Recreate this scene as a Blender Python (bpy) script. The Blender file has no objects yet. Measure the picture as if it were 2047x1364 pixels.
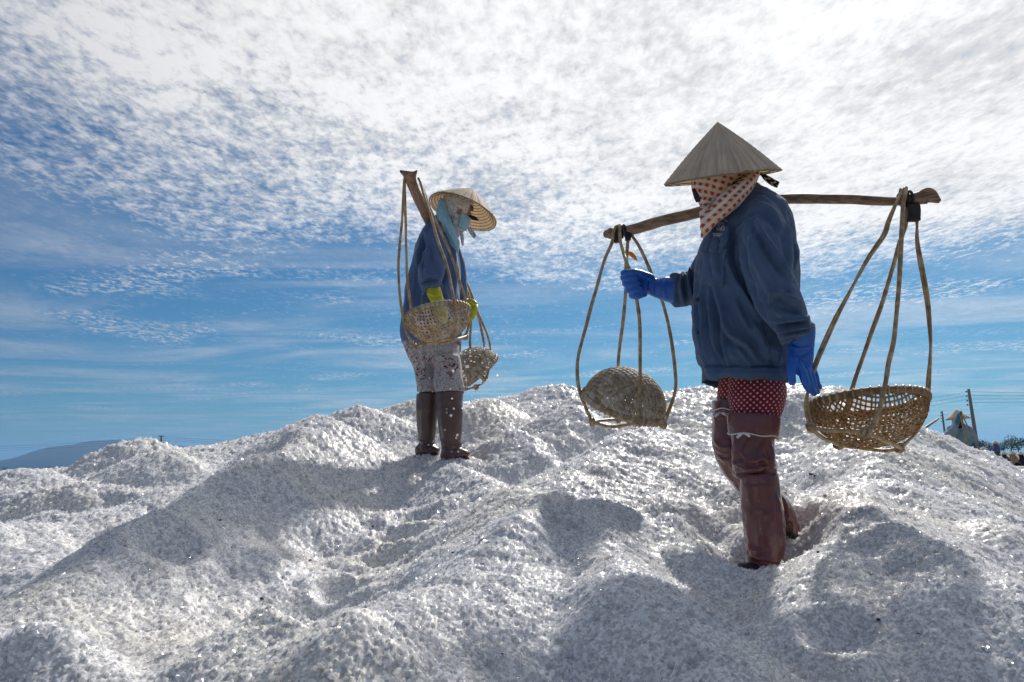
import bpy, math, random
import numpy as np
from mathutils import Vector, Matrix
from mathutils.bvhtree import BVHTree

random.seed(7); RNG = np.random.default_rng(7)
SC = bpy.context.scene
COL = SC.collection
# ------------------------------------------------------------------ camera
F = 1592.0                                   # focal length in photograph pixels (28 mm on a 36 mm sensor)
PITCH, ROLL = math.radians(8.57), math.radians(1.0)
CAM = np.array((0.0, 0.0, 1.0))
_u0 = np.array((0, -math.sin(PITCH), math.cos(PITCH)))
FW = np.array((0, math.cos(PITCH), math.sin(PITCH)))
_r0 = np.array((1.0, 0, 0))
RT = math.cos(ROLL)*_r0 - math.sin(ROLL)*_u0
UP = math.sin(ROLL)*_r0 + math.cos(ROLL)*_u0
cd = bpy.data.cameras.new('camera'); cd.lens = 28.0; cd.sensor_width = 36.0
cd.clip_start = 0.05; cd.clip_end = 20000
cam = bpy.data.objects.new('camera', cd); COL.objects.link(cam)
cam.matrix_world = Matrix(((RT[0], UP[0], -FW[0], CAM[0]), (RT[1], UP[1], -FW[1], CAM[1]),
                           (RT[2], UP[2], -FW[2], CAM[2]), (0, 0, 0, 1)))
SC.camera = cam
# ------------------------------------------------------------------ world, sun, exposure
SUN_EL, SUN_AZ = math.radians(36.5), math.radians(22)      # azimuth from +Y towards +X
SUN_DIR = Vector((math.sin(SUN_AZ)*math.cos(SUN_EL), math.cos(SUN_AZ)*math.cos(SUN_EL), math.sin(SUN_EL)))
SC.view_settings.view_transform = 'Standard'; SC.view_settings.look = 'None'
SC.view_settings.exposure = 0.0; SC.view_settings.gamma = 1.0
sl = bpy.data.lights.new('sun', 'SUN'); sl.energy = 4.7; sl.angle = math.radians(2.4); sl.color = (1, .95, .88)
so = bpy.data.objects.new('sun', sl); COL.objects.link(so)
so.rotation_euler = (-SUN_DIR).to_track_quat('-Z', 'Y').to_euler()

class NT:
    """small helper round a node tree"""
    def __init__(s, tree): s.t = tree; s.t.nodes.clear()
    def n(s, typ, props=None, **ins):
        nd = s.t.nodes.new(typ)
        for k, v in (props or {}).items(): setattr(nd, k, v)
        for k, v in ins.items():
            key = int(k[1:]) if k[0] == 'i' and k[1:].isdigit() else k.replace('_', ' ')
            sock = nd.inputs[key]
            if isinstance(v, bpy.types.NodeSocket): s.t.links.new(v, sock)
            elif isinstance(v, bpy.types.Node): s.t.links.new(v.outputs[0], sock)
            else: sock.default_value = v
        return nd
    def m(s, op, a, b=None, c=None, clamp=False):
        nd = s.t.nodes.new('ShaderNodeMath'); nd.operation = op; nd.use_clamp = clamp
        for i, v in enumerate((a, b, c)):
            if v is None: continue
            if isinstance(v, (int, float)): nd.inputs[i].default_value = v
            else: s.t.links.new(v if isinstance(v, bpy.types.NodeSocket) else v.outputs[0], nd.inputs[i])
        return nd.outputs[0]
    def ss(s, x, a, b, lo=0.0, hi=1.0):
        nd = s.n('ShaderNodeMapRange', {'interpolation_type': 'SMOOTHSTEP'}, Value=x)
        for k, v in (('From Min', a), ('From Max', b), ('To Min', lo), ('To Max', hi)): nd.inputs[k].default_value = v
        return nd.outputs[0]
    def mix(s, f, a, b, blend='MIX'):
        nd = s.t.nodes.new('ShaderNodeMix'); nd.data_type = 'RGBA'; nd.blend_type = blend
        for sk, v in ((nd.inputs[0], f), (nd.inputs[6], a), (nd.inputs[7], b)):
            if isinstance(v, bpy.types.NodeSocket): s.t.links.new(v, sk)
            elif isinstance(v, (int, float)): sk.default_value = v
            else: sk.default_value = (*v, 1) if len(v) == 3 else v
        return nd.outputs[2]
    def noise(s, vec, scale, detail=4, rough=.55, dist=0.0):
        nd = s.n('ShaderNodeTexNoise', Vector=vec, Scale=scale, Detail=detail, Roughness=rough, Distortion=dist)
        return nd.outputs[0]
    def link(s, a, b): s.t.links.new(a, b)

def build_world():
    w = bpy.data.worlds.new('World'); SC.world = w; w.use_nodes = True
    g = NT(w.node_tree)
    sky = g.n('ShaderNodeTexSky', {'sky_type': 'NISHITA', 'sun_disc': False, 'sun_elevation': SUN_EL,
              'sun_rotation': SUN_AZ, 'altitude': 0.0, 'air_density': 1.0, 'dust_density': 0.6, 'ozone_density': 2.5})
    tc = g.n('ShaderNodeTexCoord'); d = tc.outputs['Generated']
    sp = g.n('ShaderNodeSeparateXYZ', Vector=d); x, y, z = sp.outputs
    zz = g.m('MAXIMUM', z, 0.015)
    px, py = g.m('DIVIDE', x, zz), g.m('DIVIDE', y, zz)
    P = g.n('ShaderNodeCombineXYZ', X=px, Y=py, Z=0.0).outputs[0]
    # deck of high ripple cloud, a rough disc ahead and overhead
    big = g.noise(P, .55, 3, .5, .6)
    bx = g.m('SUBTRACT', px, 1.12); by = g.m('SUBTRACT', py, 1.3)
    dist = g.m('SQRT', g.m('ADD', g.m('MULTIPLY', bx, bx), g.m('MULTIPLY', by, by)))
    dist = g.m('ADD', dist, g.m('MULTIPLY', g.m('SUBTRACT', big, .5), 2.2))
    deck = g.ss(dist, .9, 4.0, 1.28, 0.0)
    rp = g.n('ShaderNodeMapping', {'vector_type': 'POINT'}, Vector=P)
    rp.inputs['Rotation'].default_value = (0, 0, math.radians(10)); rp.inputs['Scale'].default_value = (1.9, 1.05, 1)
    rip = g.noise(rp.outputs[0], 9.5, 5, .62, .25)
    rip2 = g.noise(rp.outputs[0], 24.0, 4, .6, .3)
    med = g.noise(P, 1.9, 4, .55, .4)
    rmix = g.m('ADD', g.m('MULTIPLY', rip, .62), g.m('MULTIPLY', rip2, .38))
    # alpha: where the deck is thin the ripples break it open
    t = g.m('ADD', deck, g.m('MULTIPLY', g.m('SUBTRACT', rmix, .5), 2.3))
    t = g.m('ADD', t, g.m('MULTIPLY', g.m('SUBTRACT', med, .5), .9))
    alpha = g.ss(t, .0, 1.12)
    # thin wisps lower down
    wp = g.n('ShaderNodeMapping', Vector=P); wp.inputs['Rotation'].default_value = (0, 0, math.radians(-8))
    wp.inputs['Scale'].default_value = (.35, .62, 1)
    wi = g.noise(wp.outputs[0], .95, 6, .56, 1.1)
    wfine = g.noise(rp.outputs[0], 3.2, 6, .65, .3)
    wisp = g.m('MULTIPLY', g.ss(wi, .42, .68), g.ss(wfine, .25, .75, .70, 1.0))
    wisp = g.m('MULTIPLY', wisp, g.ss(z, .0, .07))
    # scraps of ripple cloud out in the blue, low on the left
    scr = g.m('MULTIPLY', g.ss(g.noise(P, .62, 2, .5, .3), .52, .64), g.ss(rmix, .44, .62))
    alpha = g.m('MAXIMUM', alpha, g.m('MULTIPLY', wisp, .46))
    alpha = g.m('MAXIMUM', alpha, g.m('MULTIPLY', scr, .72))
    # the cloud: thin parts scatter sunlight forward, thicker cells are greyer
    sd = g.n('ShaderNodeVectorMath', {'operation': 'DOT_PRODUCT'}); g.link(d, sd.inputs[0]); sd.inputs[1].default_value = SUN_DIR
    fwd = g.ss(sd.outputs['Value'], .45, 1.0)
    lum = g.m('ADD', .50, g.m('MULTIPLY', fwd, .56))
    shade = g.ss(g.m('ADD', g.m('MULTIPLY', med, .42), g.m('MULTIPLY', rmix, .58)), .38, .58, .70, 1.0)
    lum = g.m('MULTIPLY', lum, shade)
    ccol = g.mix(g.ss(lum, .3, .8), (.80, .87, 1.08), (1.0, 1.0, 1.0))
    ccol = g.mix(1.0, ccol, g.n('ShaderNodeCombineXYZ', X=lum, Y=lum, Z=lum).outputs[0], 'MULTIPLY')
    skyc = g.mix(1.0, sky.outputs[0], (SKYS*.36, SKYS*.80, SKYS*1.10), 'MULTIPLY')
    skyc = g.mix(1.0, skyc, (10, 10, 10), 'MULTIPLY')
    out = g.mix(alpha, skyc, g.mix(1.0, ccol, (10, 10, 10), 'MULTIPLY'))
    bg = g.n('ShaderNodeBackground', Color=out, Strength=0.1)
    o = g.n('ShaderNodeOutputWorld'); g.link(bg.outputs[0], o.inputs[0])
SKYS = 0.053
build_world()

SC.cycles.max_bounces = 8; SC.cycles.transparent_max_bounces = 8; SC.cycles.diffuse_bounces = 4; SC.cycles.caustics_reflective = False; SC.cycles.caustics_refractive = False; SC.cycles.glossy_bounces = 3; SC.cycles.transmission_bounces = 8; SC.cycles.sample_clamp_indirect = 4.0
SC.cycles.use_adaptive_sampling = True; SC.cycles.adaptive_threshold = .02

# ------------------------------------------------------------------ helpers
def P(px, py, Y):
    """world point on the sight line of a photograph pixel at world distance Y"""
    d = FW + RT*((px-1023.5)/F) + UP*((682-py)/F)
    return CAM + d*(Y/d[1])
def proj(V):
    q = np.asarray(V)-CAM
    dz = q@FW
    return 1023.5+F*(q@RT)/dz, 682-F*(q@UP)/dz, dz
def unit(v):
    v = np.asarray(v, float); return v/np.linalg.norm(v)

def _hash(ix, iy, iz, seed):
    h = (ix*374761393 + iy*668265263 + iz*1274126177 + seed*974711) & 0xFFFFFFFF
    h = ((h ^ (h >> 13))*1274126177) & 0xFFFFFFFF
    h = (h ^ (h >> 16)) & 0xFFFFFFFF
    return h/2147483648.0-1.0
def vnoise(p, seed=0):
    p = np.asarray(p, float); i = np.floor(p).astype(np.int64); f = p-i; u = f*f*f*(f*(f*6-15)+10)
    r = 0
    for dx in (0, 1):
        for dy in (0, 1):
            for dz in (0, 1):
                w = (u[:, 0] if dx else 1-u[:, 0])*(u[:, 1] if dy else 1-u[:, 1])*(u[:, 2] if dz else 1-u[:, 2])
                r = r+w*_hash(i[:, 0]+dx, i[:, 1]+dy, i[:, 2]+dz, seed)
    return r
def fbm(p, oct=4, seed=0):
    a, s, r = 1.0, 1.0, 0
    for k in range(oct):
        r = r+a*vnoise(np.asarray(p)*s+k*17.3, seed+k); a *= .5; s *= 2.03
    return r

ORG = {}
def tag(o, label=None, cat=None, group=None, kind=None):
    if label: o['label'] = label
    if cat: o['category'] = cat
    if group: o['group'] = group
    if kind: o['kind'] = kind
    return o
def mk(name, V, Fc, mat=None, parent=None, smooth=True, uv=None, origin=None):
    """one mesh object from world coordinates"""
    V = np.asarray(V, float)
    org = ORG[parent.name] if parent is not None else np.array(origin if origin is not None else (0, 0, 0), float)
    me = bpy.data.meshes.new(name)
    me.from_pydata((V-org).tolist(), [], [list(map(int, f)) for f in Fc])
    if uv is not None:
        ul = me.uv_layers.new(name='UVMap')
        li = np.empty(len(me.loops), np.int32); me.loops.foreach_get('vertex_index', li)
        ul.data.foreach_set('uv', np.asarray(uv, np.float32)[li].ravel())
    if smooth: me.polygons.foreach_set('use_smooth', [True]*len(me.polygons))
    if mat: me.materials.append(mat)
    o = bpy.data.objects.new(name, me); COL.objects.link(o)
    ORG[o.name] = org
    if parent is not None: o.parent = parent
    else: o.location = org
    return o
def empty(name, loc):
    o = bpy.data.objects.new(name, None); COL.objects.link(o); o.location = loc; o.empty_display_size = .1
    ORG[o.name] = np.array(loc, float); return o
def join(parts):
    Vs, Fs, k = [], [], 0
    for V, Fc in parts:
        Vs.append(np.asarray(V)); Fs += [[int(i)+k for i in f] for f in Fc]; k += len(V)
    return np.concatenate(Vs), Fs

def loft(rings, cap=True, closed=True):
    n = len(rings[0]); V = np.concatenate(rings); Fc = []
    for i in range(len(rings)-1):
        a, b = i*n, (i+1)*n
        for j in range(n if closed else n-1):
            k = (j+1) % n
            Fc.append((a+j, a+k, b+k, b+j))
    if cap:
        Fc.append(tuple(range(n-1, -1, -1))); Fc.append(tuple((len(rings)-1)*n+j for j in range(n)))
    return V, Fc
def ring(c, ua, ub, a, b, n=40, e=2.0):
    t = np.linspace(0, 2*np.pi, n, endpoint=False); ct, st = np.cos(t), np.sin(t)
    ca = np.sign(ct)*np.abs(ct)**(2/e); sa = np.sign(st)*np.abs(st)**(2/e)
    return np.asarray(c)+np.outer(ca*a, ua)+np.outer(sa*b, ub)
def spline(pts, n):
    """Catmull-Rom through rows of numbers, n samples in all"""
    p = np.asarray(pts, float)
    if len(p) == 2: return p[0]+(p[1]-p[0])*np.linspace(0, 1, n)[:, None]
    q = np.vstack((2*p[0]-p[1], p, 2*p[-1]-p[-2])); t = np.linspace(0, len(p)-1, n); i = np.minimum(t.astype(int), len(p)-2); f = (t-i)[:, None]
    a, b, c, d = q[i], q[i+1], q[i+2], q[i+3]
    return .5*((2*b)+(c-a)*f+(2*a-5*b+4*c-d)*f*f+(3*b-a-3*c+d)*f**3)
def limb(pts, ra, rb=None, n=20, seg=24, ref=(0, 1, 0), ends=(0, 0)):
    """elliptic tube; ra in the picture plane, rb along ref; ends=1 rounds that end"""
    pts = np.asarray(pts, float); ra = np.broadcast_to(np.asarray(ra, float), (len(pts),)); rb = ra if rb is None else np.broadcast_to(np.asarray(rb, float), (len(pts),))
    q = spline(np.column_stack((pts, ra, rb)), seg); c, A, B = q[:, :3], q[:, 3], q[:, 4]
    T = np.gradient(c, axis=0); T /= np.linalg.norm(T, axis=1)[:, None]
    rings = []; ref = unit(ref)
    def fr(i):
        U = ref-T[i]*(T[i]@ref); U = unit(U); return np.cross(T[i], U), U
    if ends[0]:
        W, U = fr(0)
        for s in (.98, .8, .45): rings.append(ring(c[0]-T[0]*A[0]*s, W, U, A[0]*math.sqrt(1-s*s), B[0]*math.sqrt(1-s*s), n))
    for i in range(len(c)):
        W, U = fr(i); rings.append(ring(c[i], W, U, A[i], B[i], n))
    if ends[1]:
        W, U = fr(-1)
        for s in (.45, .8, .98): rings.append(ring(c[-1]+T[-1]*A[-1]*s, W, U, A[-1]*math.sqrt(1-s*s), B[-1]*math.sqrt(1-s*s), n))
    return loft(rings)
def hollow(V, Fc=None): return V, Fc
def rows(rs, n=44, e=2.2, seg=None, tilt=0.0):
    """horizontal rings from silhouette rows (py, pxL, pxR, Y, half depth)"""
    q = np.asarray(rs, float)
    if seg: q = spline(q, seg)
    out = []
    for py, l, r, Y, b in q:
        L, R = P(l, py, Y), P(r, py, Y); c = (L+R)/2; a = np.linalg.norm(R-L)/2
        ux = unit(R-L); out.append(ring(c, ux, np.array((0, 1, tilt)), a, b, n, e))
    return out
def recess(rings, wall=.014, deep=.07, axis=None):
    """turn the last ring inwards so that an opening is hollow"""
    last = rings[-1]; c = last.mean(0)
    ax = unit(rings[-4].mean(0)-c) if axis is None else np.asarray(axis)
    r = np.linalg.norm(last-c, axis=1).mean(); k = max(.3, 1-wall/r)
    rings.append(c+(last-c)*k); rings.append(c+(last-c)*k+ax*deep*.5); rings.append(c+(last-c)*k*.97+ax*deep)
    return rings
def remesh(parts, voxel, sm=4, fac=.5):
    V, Fc = join(parts)
    me = bpy.data.meshes.new('tmp'); me.from_pydata(V.tolist(), [], Fc)
    o = bpy.data.objects.new('tmp', me); COL.objects.link(o)
    md = o.modifiers.new('r', 'REMESH'); md.mode = 'VOXEL'; md.voxel_size = voxel
    if sm:
        m2 = o.modifiers.new('s', 'SMOOTH'); m2.factor = fac; m2.iterations = sm
    dg = bpy.context.evaluated_depsgraph_get(); dg.update(); ev = o.evaluated_get(dg).to_mesh()
    n = len(ev.vertices); W = np.empty(n*3); ev.vertices.foreach_get('co', W); W = W.reshape(-1, 3)
    N = np.empty(n*3); ev.vertex_normals.foreach_get('vector', N); N = N.reshape(-1, 3)
    Fo = [tuple(p.vertices) for p in ev.polygons]
    o.evaluated_get(dg).to_mesh_clear(); bpy.data.objects.remove(o); bpy.data.meshes.remove(me)
    return W, N, Fo
def vnormals(V, Fc):
    me = bpy.data.meshes.new('tmpn'); me.from_pydata(np.asarray(V).tolist(), [], Fc); n = len(V)
    N = np.empty(n*3); me.vertex_normals.foreach_get('vector', N); bpy.data.meshes.remove(me); return N.reshape(-1, 3)
def folds(V, N, lines, face=.0):
    """raise soft creases along polylines measured on the side that faces the photographer"""
    X, Yp, dz = proj(V); view = unit_rows(V-CAM); facing = np.clip((-(view*N).sum(1)-face)/.35, 0, 1)
    D = np.zeros(len(V))
    for ln, w, h in lines:
        ln = np.asarray(ln, float)
        if len(ln) > 2: ln = spline(ln, len(ln)*5)
        best = np.full(len(V), 1e9); sgn = np.zeros(len(V)); tt = np.zeros(len(V)); L = len(ln)-1
        for k in range(L):
            a, b = ln[k], ln[k+1]; ab = b-a; l2 = ab@ab+1e-9
            t = np.clip(((X-a[0])*ab[0]+(Yp-a[1])*ab[1])/l2, 0, 1)
            ex, ey = X-(a[0]+t*ab[0]), Yp-(a[1]+t*ab[1]); d = np.hypot(ex, ey); m = d < best
            best[m] = d[m]; sgn[m] = np.sign(ab[0]*ey-ab[1]*ex)[m]; tt[m] = ((k+t)/L)[m]
        s = best*sgn*dz/F; taper = np.clip(np.minimum(tt, 1-tt)*5, 0, 1); taper = .25+.75*taper
        D += h*taper*(np.exp(-(s/w)**2)-.55*np.exp(-((s-1.9*w)/(1.2*w))**2))
    return D*facing
def unit_rows(v): return v/np.linalg.norm(v, axis=1)[:, None]
def tube(pts, r, n=8, seg=None, smooth_path=True):
    pts = np.asarray(pts, float); seg = seg or max(2, len(pts)*5)
    r = np.broadcast_to(np.asarray(r, float), (len(pts),))
    q = spline(np.column_stack((pts, r)), seg); c = q[:, :3]; T = np.gradient(c, axis=0); T /= np.linalg.norm(T, axis=1)[:, None]+1e-12
    U = unit(np.cross(T[0], (.31, .9, .27))); rings = []
    for i in range(len(c)):
        U = U-T[i]*(T[i]@U); U = unit(U); rings.append(ring(c[i], U, np.cross(T[i], U), q[i, 3], q[i, 3], n))
    return loft(rings)
def box(c, ax, ay, az):
    c, ax, ay, az = map(lambda v: np.asarray(v, float), (c, ax, ay, az))
    V = np.array([c+sx*ax+sy*ay+sz*az for sx in (-1, 1) for sy in (-1, 1) for sz in (-1, 1)])
    return V, [(0, 1, 3, 2), (4, 6, 7, 5), (0, 4, 5, 1), (2, 3, 7, 6), (0, 2, 6, 4), (1, 5, 7, 3)]
def patch(bvh, corners, off=.004, nu=14, nv=14, thick=.006, shape=None):
    """a piece of cloth laid on a surface: four photograph-pixel corners, wrapped by casting onto the surface"""
    c = np.asarray(corners, float); top, bot = [], []
    for j in range(nv+1):
        for i in range(nu+1):
            u, v = i/nu, j/nv
            if shape: u, v = shape(u, v)
            p = (1-u)*(1-v)*c[0]+u*(1-v)*c[1]+u*v*c[2]+(1-u)*v*c[3]
            d = P(p[0], p[1], 1.0)-CAM; d = unit(d)
            loc, nor, idx, dist = bvh.ray_cast(Vector(CAM), Vector(d))
            if loc is None:
                top.append(None); bot.append(None); continue
            loc, nor = np.array(loc), np.array(nor)
            if nor@d > 0: nor = -nor
            top.append(loc+nor*off); bot.append(loc+nor*(off-thick))
    ok = [i for i, t in enumerate(top) if t is not None]
    if not ok: return None
    for i in range(len(top)):
        if top[i] is None:
            k = min(ok, key=lambda q: abs(q % (nu+1)-i % (nu+1))+abs(q//(nu+1)-i//(nu+1))); top[i], bot[i] = top[k], bot[k]
    V = np.array(top+bot); n = len(top); Fc = []; uv = np.array([(i/nu, j/nv) for j in range(nv+1) for i in range(nu+1)]*2)
    for j in range(nv):
        for i in range(nu):
            a = j*(nu+1)+i; q = (a, a+1, a+nu+2, a+nu+1); Fc.append(q); Fc.append(tuple(n+k for k in reversed(q)))
    edge = [i for i in range(nu+1)]+[j*(nu+1)+nu for j in range(1, nv+1)]+[nv*(nu+1)+i for i in range(nu-1, -1, -1)]+[j*(nu+1) for j in range(nv-1, 0, -1)]
    for k in range(len(edge)):
        a, b = edge[k], edge[(k+1) % len(edge)]; Fc.append((b, a, n+a, n+b))
    return V, Fc, uv

# ------------------------------------------------------------------ materials
MATS = {}
def material(name, col, rough=.6, spec=.4, bump=None, vary=None, sheen=0.0, coat=0.0, extra=None, coords='Object'):
    """principled material; bump=(scale, strength, detail, distance), vary=(scale, other colour, amount)"""
    if name in MATS: return MATS[name]
    m = bpy.data.materials.new(name); m.use_nodes = True; g = NT(m.node_tree)
    tc = g.n('ShaderNodeTexCoord'); co = tc.outputs[coords]
    b = g.n('ShaderNodeBsdfPrincipled'); b.inputs['Roughness'].default_value = rough
    b.inputs['Specular IOR Level'].default_value = spec
    b.inputs['Sheen Weight'].default_value = sheen; b.inputs['Coat Weight'].default_value = coat
    c = None
    if vary: c = g.mix(g.m('MULTIPLY', g.ss(g.noise(co, vary[0], 5, .6), .35, .65), vary[2]), col, vary[1])
    if extra: c = extra(g, tc, c if c is not None else g.mix(0.0, col, col)) 
    if c is None: b.inputs['Base Color'].default_value = (*col, 1)
    else: g.link(c, b.inputs['Base Color'])
    if bump:
        bn = g.n('ShaderNodeBump', Height=g.noise(co, bump[0], bump[2], .6)); bn.inputs['Strength'].default_value = bump[1]; bn.inputs['Distance'].default_value = bump[3]
        g.link(bn.outputs[0], b.inputs['Normal'])
    o = g.n('ShaderNodeOutputMaterial'); g.link(b.outputs[0], o.inputs[0])
    MATS[name] = m; return m

def salt_material(name, see):
    """see = share of light that passes straight through a grain"""
    m = bpy.data.materials.new(name); m.use_nodes = True; g = NT(m.node_tree)
    geo = g.n('ShaderNodeNewGeometry'); pos = geo.outputs['Position']
    big = g.noise(pos, 1.3, 4, .6); fine = g.noise(pos, 70, 2, .6)
    c = g.mix(g.ss(big, .42, .66), SALT_A, SALT_B)
    c = g.mix(g.ss(fine, .3, .75), c, SALT_C)
    # single crystals differ in clarity: clear ones dark, cloudy ones white
    v1 = g.n('ShaderNodeTexVoronoi', Vector=pos, Scale=150.0); v2 = g.n('ShaderNodeTexVoronoi', Vector=pos, Scale=62.0)
    k1 = g.n('ShaderNodeSeparateXYZ', Vector=v1.outputs['Color']).outputs[0]; k2 = g.n('ShaderNodeSeparateXYZ', Vector=v2.outputs['Color']).outputs[1]
    k = g.ss(g.m('ADD', g.m('MULTIPLY', k1, .8), g.m('MULTIPLY', k2, .2)), .15, .85, .74 if not see else 1.2, 1.22 if not see else 1.38)
    c = g.mix(1.0, c, g.n('ShaderNodeCombineXYZ', X=k, Y=k, Z=k).outputs[0], 'MULTIPLY')
    df = g.n('ShaderNodeBsdfDiffuse', Color=c); tr = g.n('ShaderNodeBsdfTranslucent', Color=c)
    sh = g.n('ShaderNodeMixShader', i0=.6 if see else .06, i1=df.outputs[0], i2=tr.outputs[0]).outputs[0]
    gl = g.n('ShaderNodeBsdfGlossy', Roughness=.20 if see else .34); gl.inputs['Color'].default_value = (.9, .9, .9, 1)
    fr = g.n('ShaderNodeFresnel', IOR=1.40)
    sh = g.n('ShaderNodeMixShader', i0=g.m('MULTIPLY', fr.outputs[0], .55 if see else .15), i1=sh, i2=gl.outputs[0]).outputs[0]
    if see:
        tp = g.n('ShaderNodeBsdfTransparent'); tp.inputs[0].default_value = (.97, .98, 1, 1); sh = g.n('ShaderNodeMixShader', i0=see, i1=sh, i2=tp.outputs[0]).outputs[0]
    o = g.n('ShaderNodeOutputMaterial'); g.link(sh, o.inputs[0]); return m
SALT_A, SALT_B, SALT_C = (.59, .595, .615), (.66, .635, .58), (.68, .68, .685)
M_SALT = salt_material('salt_bed', 0)
M_GRAIN = salt_material('salt_grain', .58)
# ------------------------------------------------------------------ the salt heap
CTRL = [(-300,1364,1.7),(0,1364,1.7),(500,1364,1.6),(1023,1364,1.55),(1500,1364,1.6),(2047,1364,1.7),(2350,1364,1.7),
 (-300,1165,2.6),(0,1180,2.5),(280,1150,2.6),(560,1165,2.5),(800,1165,2.5),(1100,1165,2.45),(1330,1165,2.55),(1520,1168,2.80),(1590,1085,3.02),(1750,1165,2.4),(2047,1165,2.4),(2300,1165,2.5),
 (-300,1030,3.8),(0,1010,3.9),(400,1010,3.5),(700,1030,3.3),(900,1010,3.5),(1150,1010,3.3),(1350,1000,3.5),(1620,1000,3.55),(1800,1010,3.3),(2000,1030,3.3),
 (-250,950,5.2),(30,955,4.8),(300,950,4.5),(560,930,4.5),(850,912,4.72),(905,920,4.58),(1000,925,4.5),(1130,920,4.2),(1300,920,3.9),(1500,900,4.3),(1650,905,4.2),(1850,930,4.1),(1960,960,4.0),
 (-250,950,5.8),(10,945,5.3),(150,925,5.6),(280,884,6.0),(400,876,6.5),(620,822,6.2),(760,808,6.8),(830,798,7.0),(1040,770,7.0),(1200,775,6.6),(1380,750,6.1),(1520,756,6.1),(1640,760,5.9),(1720,783,5.6),(1800,822,5.3),(1860,856,4.95),(1950,925,4.6),(2047,985,4.2)]
Q = np.array([P(*c) for c in CTRL])
# shoulders beyond the crest and out of the picture
far = [(x, y, z) for x, y, z in ((-6.5,3.0,.55),(-6.5,6.0,.7),(-5.5,9.5,.5),(-3.5,9.0,1.0),(-1.5,9.4,1.05),(.5,9.3,1.05),(1.8,8.4,1.0),(2.8,7.0,.75),(3.4,5.6,.55),(3.5,4.5,.35),(3.4,3.4,.25),(3.1,2.4,.25),(2.8,1.6,.3),
       (0,.9,.50),(-1.2,.8,.5),(1.2,.8,.45),(-2.5,1.0,.5),(2.3,.7,.3),(0,0,.42),(-2,0,.42),(2,0,.25),(-4,1.5,.5),(-5,3,.7),(-4,4.5,.95),
       (0,11.2,.0),(2.5,9.6,.0),(4.2,6.5,-.05),(4.4,4,-.1),(4.2,2,-.1),(4,0,-.1),(-3,11.2,.1),(-6,11.5,.0))]
Q = np.vstack((Q, far))
def tps_fit(Q, lam=.002):
    n = len(Q); d = np.linalg.norm(Q[:, None, :2]-Q[None, :, :2], axis=2); K = np.where(d > 0, d*d*np.log(d+1e-12), 0)+lam*np.eye(n)
    A = np.zeros((n+3, n+3)); A[:n, :n] = K; A[:n, n] = 1; A[:n, n+1:] = Q[:, :2]; A[n, :n] = 1; A[n+1:, :n] = Q[:, :2].T
    return np.linalg.solve(A, np.concatenate((Q[:, 2], np.zeros(3))))
_w = tps_fit(Q)
def base_z(X, Y):
    z = np.empty(len(X))
    for s in range(0, len(X), 20000):
        x, y = X[s:s+20000], Y[s:s+20000]; d = np.hypot(x[:, None]-Q[None, :, 0], y[:, None]-Q[None, :, 1])
        z[s:s+20000] = np.where(d > 0, d*d*np.log(d+1e-12), 0)@_w[:len(Q)]+_w[-3]+_w[-2]*x+_w[-1]*y
    return z
# dumped basketfuls: (peak pixel x, y, distance, slope, roundness, stretch x, stretch y, turn deg)
HEAPS = [(640,836,4.7,.55,.18,1.0,1.0,0),(290,876,5.7,.48,.22,1,1,0),(330,902,5.0,.46,.18,1.2,.9,10),(60,930,4.6,.5,.16,1,1,0),(200,965,3.9,.46,.14,1.4,.9,0),(90,1010,3.3,.46,.12,1.3,.9,0),
 (1270,850,4.25,.55,.15,1.0,1.2,0),(1060,985,3.05,.46,.10,1.0,.9,20),(1170,1010,2.9,.46,.10,1,1,0),
 (1600,905,4.4,.5,.12,1,1,0),(1930,1040,2.9,.40,.15,1,1,0),(870,788,6.6,.45,.2,1,1,0),(980,798,5.8,.5,.13,1.3,1,0),(1110,770,6.6,.45,.2,1.3,1,0),(1130,815,5.3,.5,.13,1,1,0),(730,812,5.9,.5,.18,1.2,1,0),
 (1010,870,4.9,.5,.11,1.2,1,0),(1375,1095,2.62,.50,.06,1,1,0),(1620,1230,2.0,.45,.07,1.2,.9,-15),(1880,1180,2.05,.45,.09,1,1,0),(1480,955,3.6,.45,.1,1,1,0),(1330,1035,2.95,.45,.08,1,1,0),(60,1290,1.8,.45,.08,1.2,.8,-20),(470,1250,1.95,.42,.08,1.2,.9,-25)]
# crests that run down the heap: points (pixel x, y, distance), slope, roundness
RIDGES = [([(640,836,4.7),(560,912,3.95),(440,984,3.25),(310,1055,2.62),(150,1135,2.25),(0,1205,2.0),(-220,1290,1.8)],.56,.10),
 ([(420,962,4.0),(300,985,3.7),(150,1020,3.3),(0,1060,2.9)],.46,.09),
 ([(1270,850,4.25),(1180,912,3.65),(1100,970,3.1),(1020,1040,2.65),(930,1120,2.25),(830,1200,1.95),(730,1260,1.75),(640,1320,1.62)],.54,.09),
 ([(1170,1010,2.9),(1230,1090,2.4),(1275,1160,2.08),(1370,1235,1.85),(1480,1330,1.66)],.55,.05),
 ([(1650,770,5.5),(1720,860,4.3),(1745,925,3.6),(1725,990,2.95),(1770,1040,2.6),(1880,1100,2.3),(2020,1180,2.05)],.52,.09),
 ([(1745,925,3.6),(1660,985,3.2),(1610,1050,2.9)],.5,.07),([(1725,990,2.95),(1680,1090,2.5),(1660,1180,2.15)],.45,.08),
 ([(880,940,4.3),(960,960,3.9),(1010,990,3.5)],.5,.07)]
PITS = [(668,1200,2.35,.075,.065),(712,1118,2.68,.07,.05),(752,1062,3.0,.075,.05),(800,1020,3.3,.08,.05),(610,1272,2.0,.07,.05),(838,985,3.6,.09,.05),(1700,1275,1.9,.06,.04),
 (990,1030,3.2,.07,.03),(1450,1250,1.95,.06,.035),(330,1150,2.5,.08,.04)]
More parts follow.
